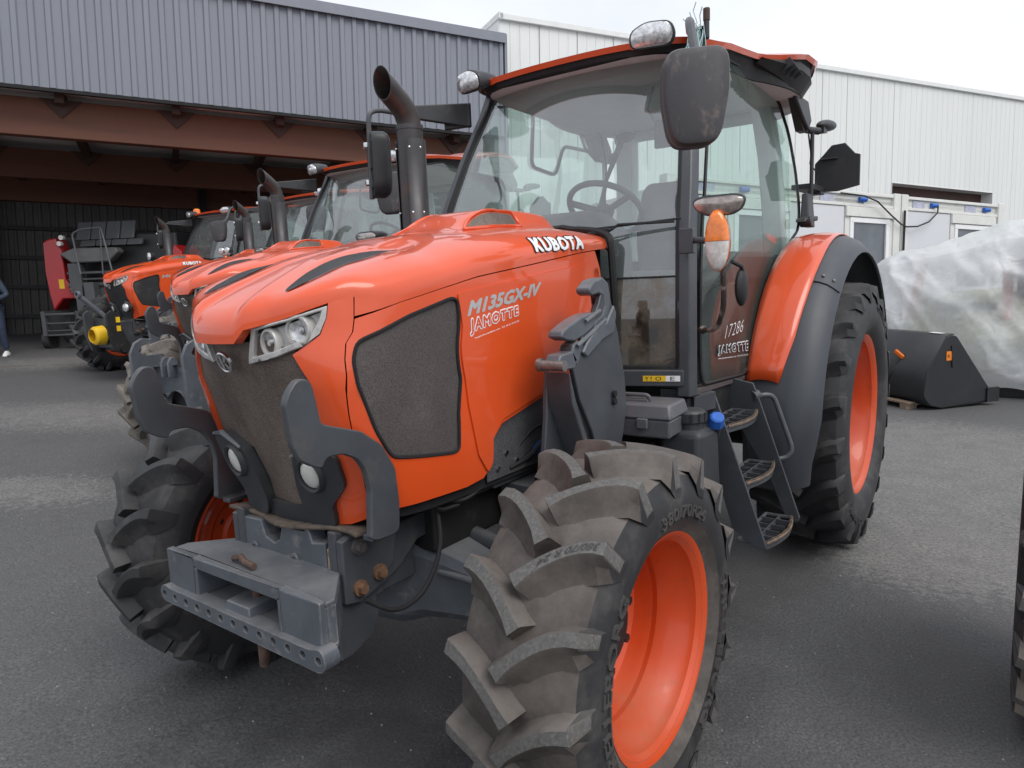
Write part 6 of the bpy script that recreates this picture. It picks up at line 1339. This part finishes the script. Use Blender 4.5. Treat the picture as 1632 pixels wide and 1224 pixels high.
for z, r in ((1.55, .03), (1.30, .045), (1.42, .02)): m.cyl((-.65, -.05, z), (1.2, -.05, z), r, 10)
m.box(-.60, -.35, -.10, .1, 1.15, 1.75); m.box(.4, .6, -.10, .1, 1.0, 1.6); m.box(-.25, .2, -.05, .1, 1.05, 1.25); m.build('feed_rotor', BG, bl)
m = MB(); m.tube(joined([q(123, 453)[:1] + (-.25,) + q(123, 453)[1:], q(114, 398)[:1] + (-.15,) + q(114, 398)[1:], q(125, 392)[:1] + (-.1,) + q(125, 392)[1:], q(152, 391)[:1] + (-.1,) + q(152, 391)[1:], q(160, 420)[:1] + (-.2,) + q(160, 420)[1:], q(166, 452)[:1] + (-.25,) + q(166, 452)[1:]], .06), .018, 8); m.tube([(.16, -.1, 2.4), (.17, -.2, 1.5)], .014, 6); m.build('ladder_rail', CHROME if False else pm('rail_grey', (.12, .12, .125), .4), bl)
m = MB()
for py, r in ((505, .028), (517, .02), (527, .014), (533, .02)): z = q(0, py)[1]; m.cyl((-1.08, -.35, z), (1.3, -.35, z), r, 8)
m.box(-1.1, -1.02, -.4, .2, .3, .8); m.box(-.45, -.30, -.2, .1, .7, 1.3); m.box(-.2, .0, -.3, -.1, .8, 1.35); m.build('pickup_frame', BG, bl)
m = MB(); m.cyl((-.7, -.2, .30), (1.2, -.2, .30), .14, 18); m.box(-.4, .9, -.38, -.3, .32, .62); m.build('pickup_reel', BD, bl, bevel=.01)
for c, r, w_ in (((-1.16, -.1, .20), .20, .16), ((-1.28, 1.1, .45), .45, .34), ((1.6, 1.1, .45), .45, .34)): m = MB(); m.lathe([(-w_ / 2, r * .55), (-w_ / 2, r * .9), (-w_ * .4, r), (w_ * .4, r), (w_ / 2, r * .9), (w_ / 2, r * .55)], 24, c=c); m.cyl((c[0] - w_ * .3, c[1], c[2]), (c[0] + w_ * .3, c[1], c[2]), r * .56, 16); m.build('wheel', RUB, bl)
for x, z in (q(94.5, 402), q(91, 410)): m = MB(); m.cyl((x, .02, z), (x, -.06, z), .05, 14); m.build('round_reflector', CLEARL, bl)
m = MB(); x, z = q(85, 464); m.box(x - .05, x + .06, -.012, -.004, z - .1, z + .09); x, z = q(100, 471); m.box(x - .06, x + .05, -.012, -.004, z - .02, z + .02); m.build('yellow_sticker', YELLOW, bl, smooth=0)
m = MB(); x, z = q(50, 474); m.box(x - .10, x + .10, .6, .63, z - .10, z + .10); m.build('warning_board', pm('faded_red_board', (.55, .20, .17), .6), bl)

# ------------------------------------------------------------ person at the left edge
pe = empty('person', (-14.10, 3.26, gz(-14.1, 0)), math.radians(60)); tag(pe, 'person in navy jacket, jeans and white trainers at the left picture edge', 'person')
def skin(name, verts, edges, radii, mat, root_i=0, sub=2):
    me = bpy.data.meshes.new(name); me.from_pydata([Vector(v) for v in verts], edges, []); o = bpy.data.objects.new(name, me); COL.objects.link(o); o.parent = pe
    me.materials.append(mat); o.modifiers.new('k', 'SKIN'); bm_ = bmesh.new(); bm_.from_mesh(me); bm_.verts.layers.skin.verify(); bm_.to_mesh(me); bm_.free()
    for i, r in enumerate(radii): me.skin_vertices[0].data[i].radius = (r, r) if not isinstance(r, tuple) else r; me.skin_vertices[0].data[i].use_root = (i == root_i)
    s_ = o.modifiers.new('s', 'SUBSURF'); s_.levels = sub; s_.render_levels = sub
    for p in me.polygons: p.use_smooth = True
    return o
JEANS = pm('dark_jeans', (.022, .032, .062), .8, var=.25, vs=14); JACK = pm('navy_jacket', (.035, .055, .085), .6, var=.15, vs=8, bump=(.4, 25, .01)); SKN = pm('skin_tone', (.50, .28, .20), .5); HAIR = pm('dark_hair', (.03, .02, .015), .7)
skin('trousers', [(0, 0, .93), (-.10, 0, .88), (-.12, .02, .50), (-.13, -.03, .12), (.10, 0, .88), (.12, -.04, .50), (.14, .04, .12)], [(0, 1), (1, 2), (2, 3), (0, 4), (4, 5), (5, 6)], [.14, .105, .075, .065, .105, .075, .065], JEANS)
skin('body', [(0, 0, .98), (0, .01, 1.20), (0, 0, 1.40), (-.17, 0, 1.42), (-.27, .02, 1.16), (-.12, -.20, 1.05), (.17, 0, 1.42), (.27, .02, 1.16), (.12, -.20, 1.08)], [(0, 1), (1, 2), (2, 3), (3, 4), (4, 5), (2, 6), (6, 7), (7, 8)], [(.17, .13), (.17, .13), (.15, .11), .075, .058, .045, .075, .058, .045], JACK)
skin('head', [(0, 0, 1.46), (0, 0, 1.54), (0, -.01, 1.64), (0, .0, 1.72)], [(0, 1), (1, 2), (2, 3)], [.055, .06, .092, .07], SKN)
m = MB(); m.ball((0, .02, 1.70), (.10, .105, .10), 16, 10); m.build('hair', HAIR, pe, smooth=80)
m = MB(); m.ball((0, -.105, 1.63), (.014, .022, .022), 8, 6)
for s_ in (-1, 1): m.ball((s_ * .094, 0, 1.63), (.012, .02, .03), 8, 6)
m.build('face_features', SKN, pe, smooth=80)
m = MB()
for s_ in (-1, 1): m.ball((s_ * .034, -.086, 1.655), (.012, .008, .007), 8, 5)
m.box(-.025, .025, -.095, -.088, 1.59, 1.596); m.build('eyes_and_mouth', BLACK, pe)
for s_ in (-1, 1):
    hand = [(s_ * .12, -.20, 1.05), (s_ * .09, -.27, 1.06)]; vs_ = list(hand); es = [(0, 1)]; rr_ = [.035, .036]
    for k in range(4): b_ = len(vs_); vs_ += [(s_ * (.09 - .0) , -.30, 1.085 - .018 * k), (s_ * .06, -.345 + .004 * abs(k - 1), 1.085 - .018 * k), (s_ * .03, -.34, 1.08 - .018 * k)]; es += [(1, b_), (b_, b_ + 1), (b_ + 1, b_ + 2)]; rr_ += [.010, .009, .008]
    b_ = len(vs_); vs_ += [(s_ * .07, -.26, 1.10), (s_ * .04, -.29, 1.11)]; es += [(1, b_), (b_, b_ + 1)]; rr_ += [.011, .009]; skin('hand', vs_, es, rr_, SKN, 0, 1)
    yy_ = -.03 if s_ < 0 else .04
    m = MB(); m.loft([[(s_ * .13 + x * k, yy_ + y, z) for x, z in ((-.045, .0), (.045, .0), (.05, .05 * h), (.02, .1 * h), (-.02, .1 * h), (-.05, .05 * h))] for y, k, h in ((.09, .7, .8), (.06, 1, 1.0), (-.04, 1, 1.0), (-.12, 1.0, .7), (-.19, .7, .5))]); m.build('trainer', WHITE, pe, smooth=50, bevel=.01)
bpy.context.view_layer.update()

# loose grit on the asphalt
rg = random.Random(3); m = MB()
for k in range(2600):
    x = rg.uniform(-5.5, 2.6); y = rg.uniform(-1.7, 7.5) if k % 3 else rg.uniform(-1.5, 2.0)
    r_ = rg.choice((.002, .0025, .003, .003, .0045, .006)); z = gz(x, y) + r_ * .4; a = rg.uniform(0, 3)
    pts = [(x + r_ * math.cos(a + t * 2.1) * rg.uniform(.8, 1.5), y + r_ * math.sin(a + t * 2.1) * rg.uniform(.7, 1.2), z - r_ * .5) for t in range(3)]
    m.add(pts + [(x, y, z + r_ * .6)], [(0, 1, 3), (1, 2, 3), (2, 0, 3)])
tag(m.build('loose_grit', pm('grit_stone', (.26, .25, .24), .9, var=.5, vs=3), smooth=0), 'fine pale grit scattered over the dark asphalt yard', 'grit', kind='stuff')
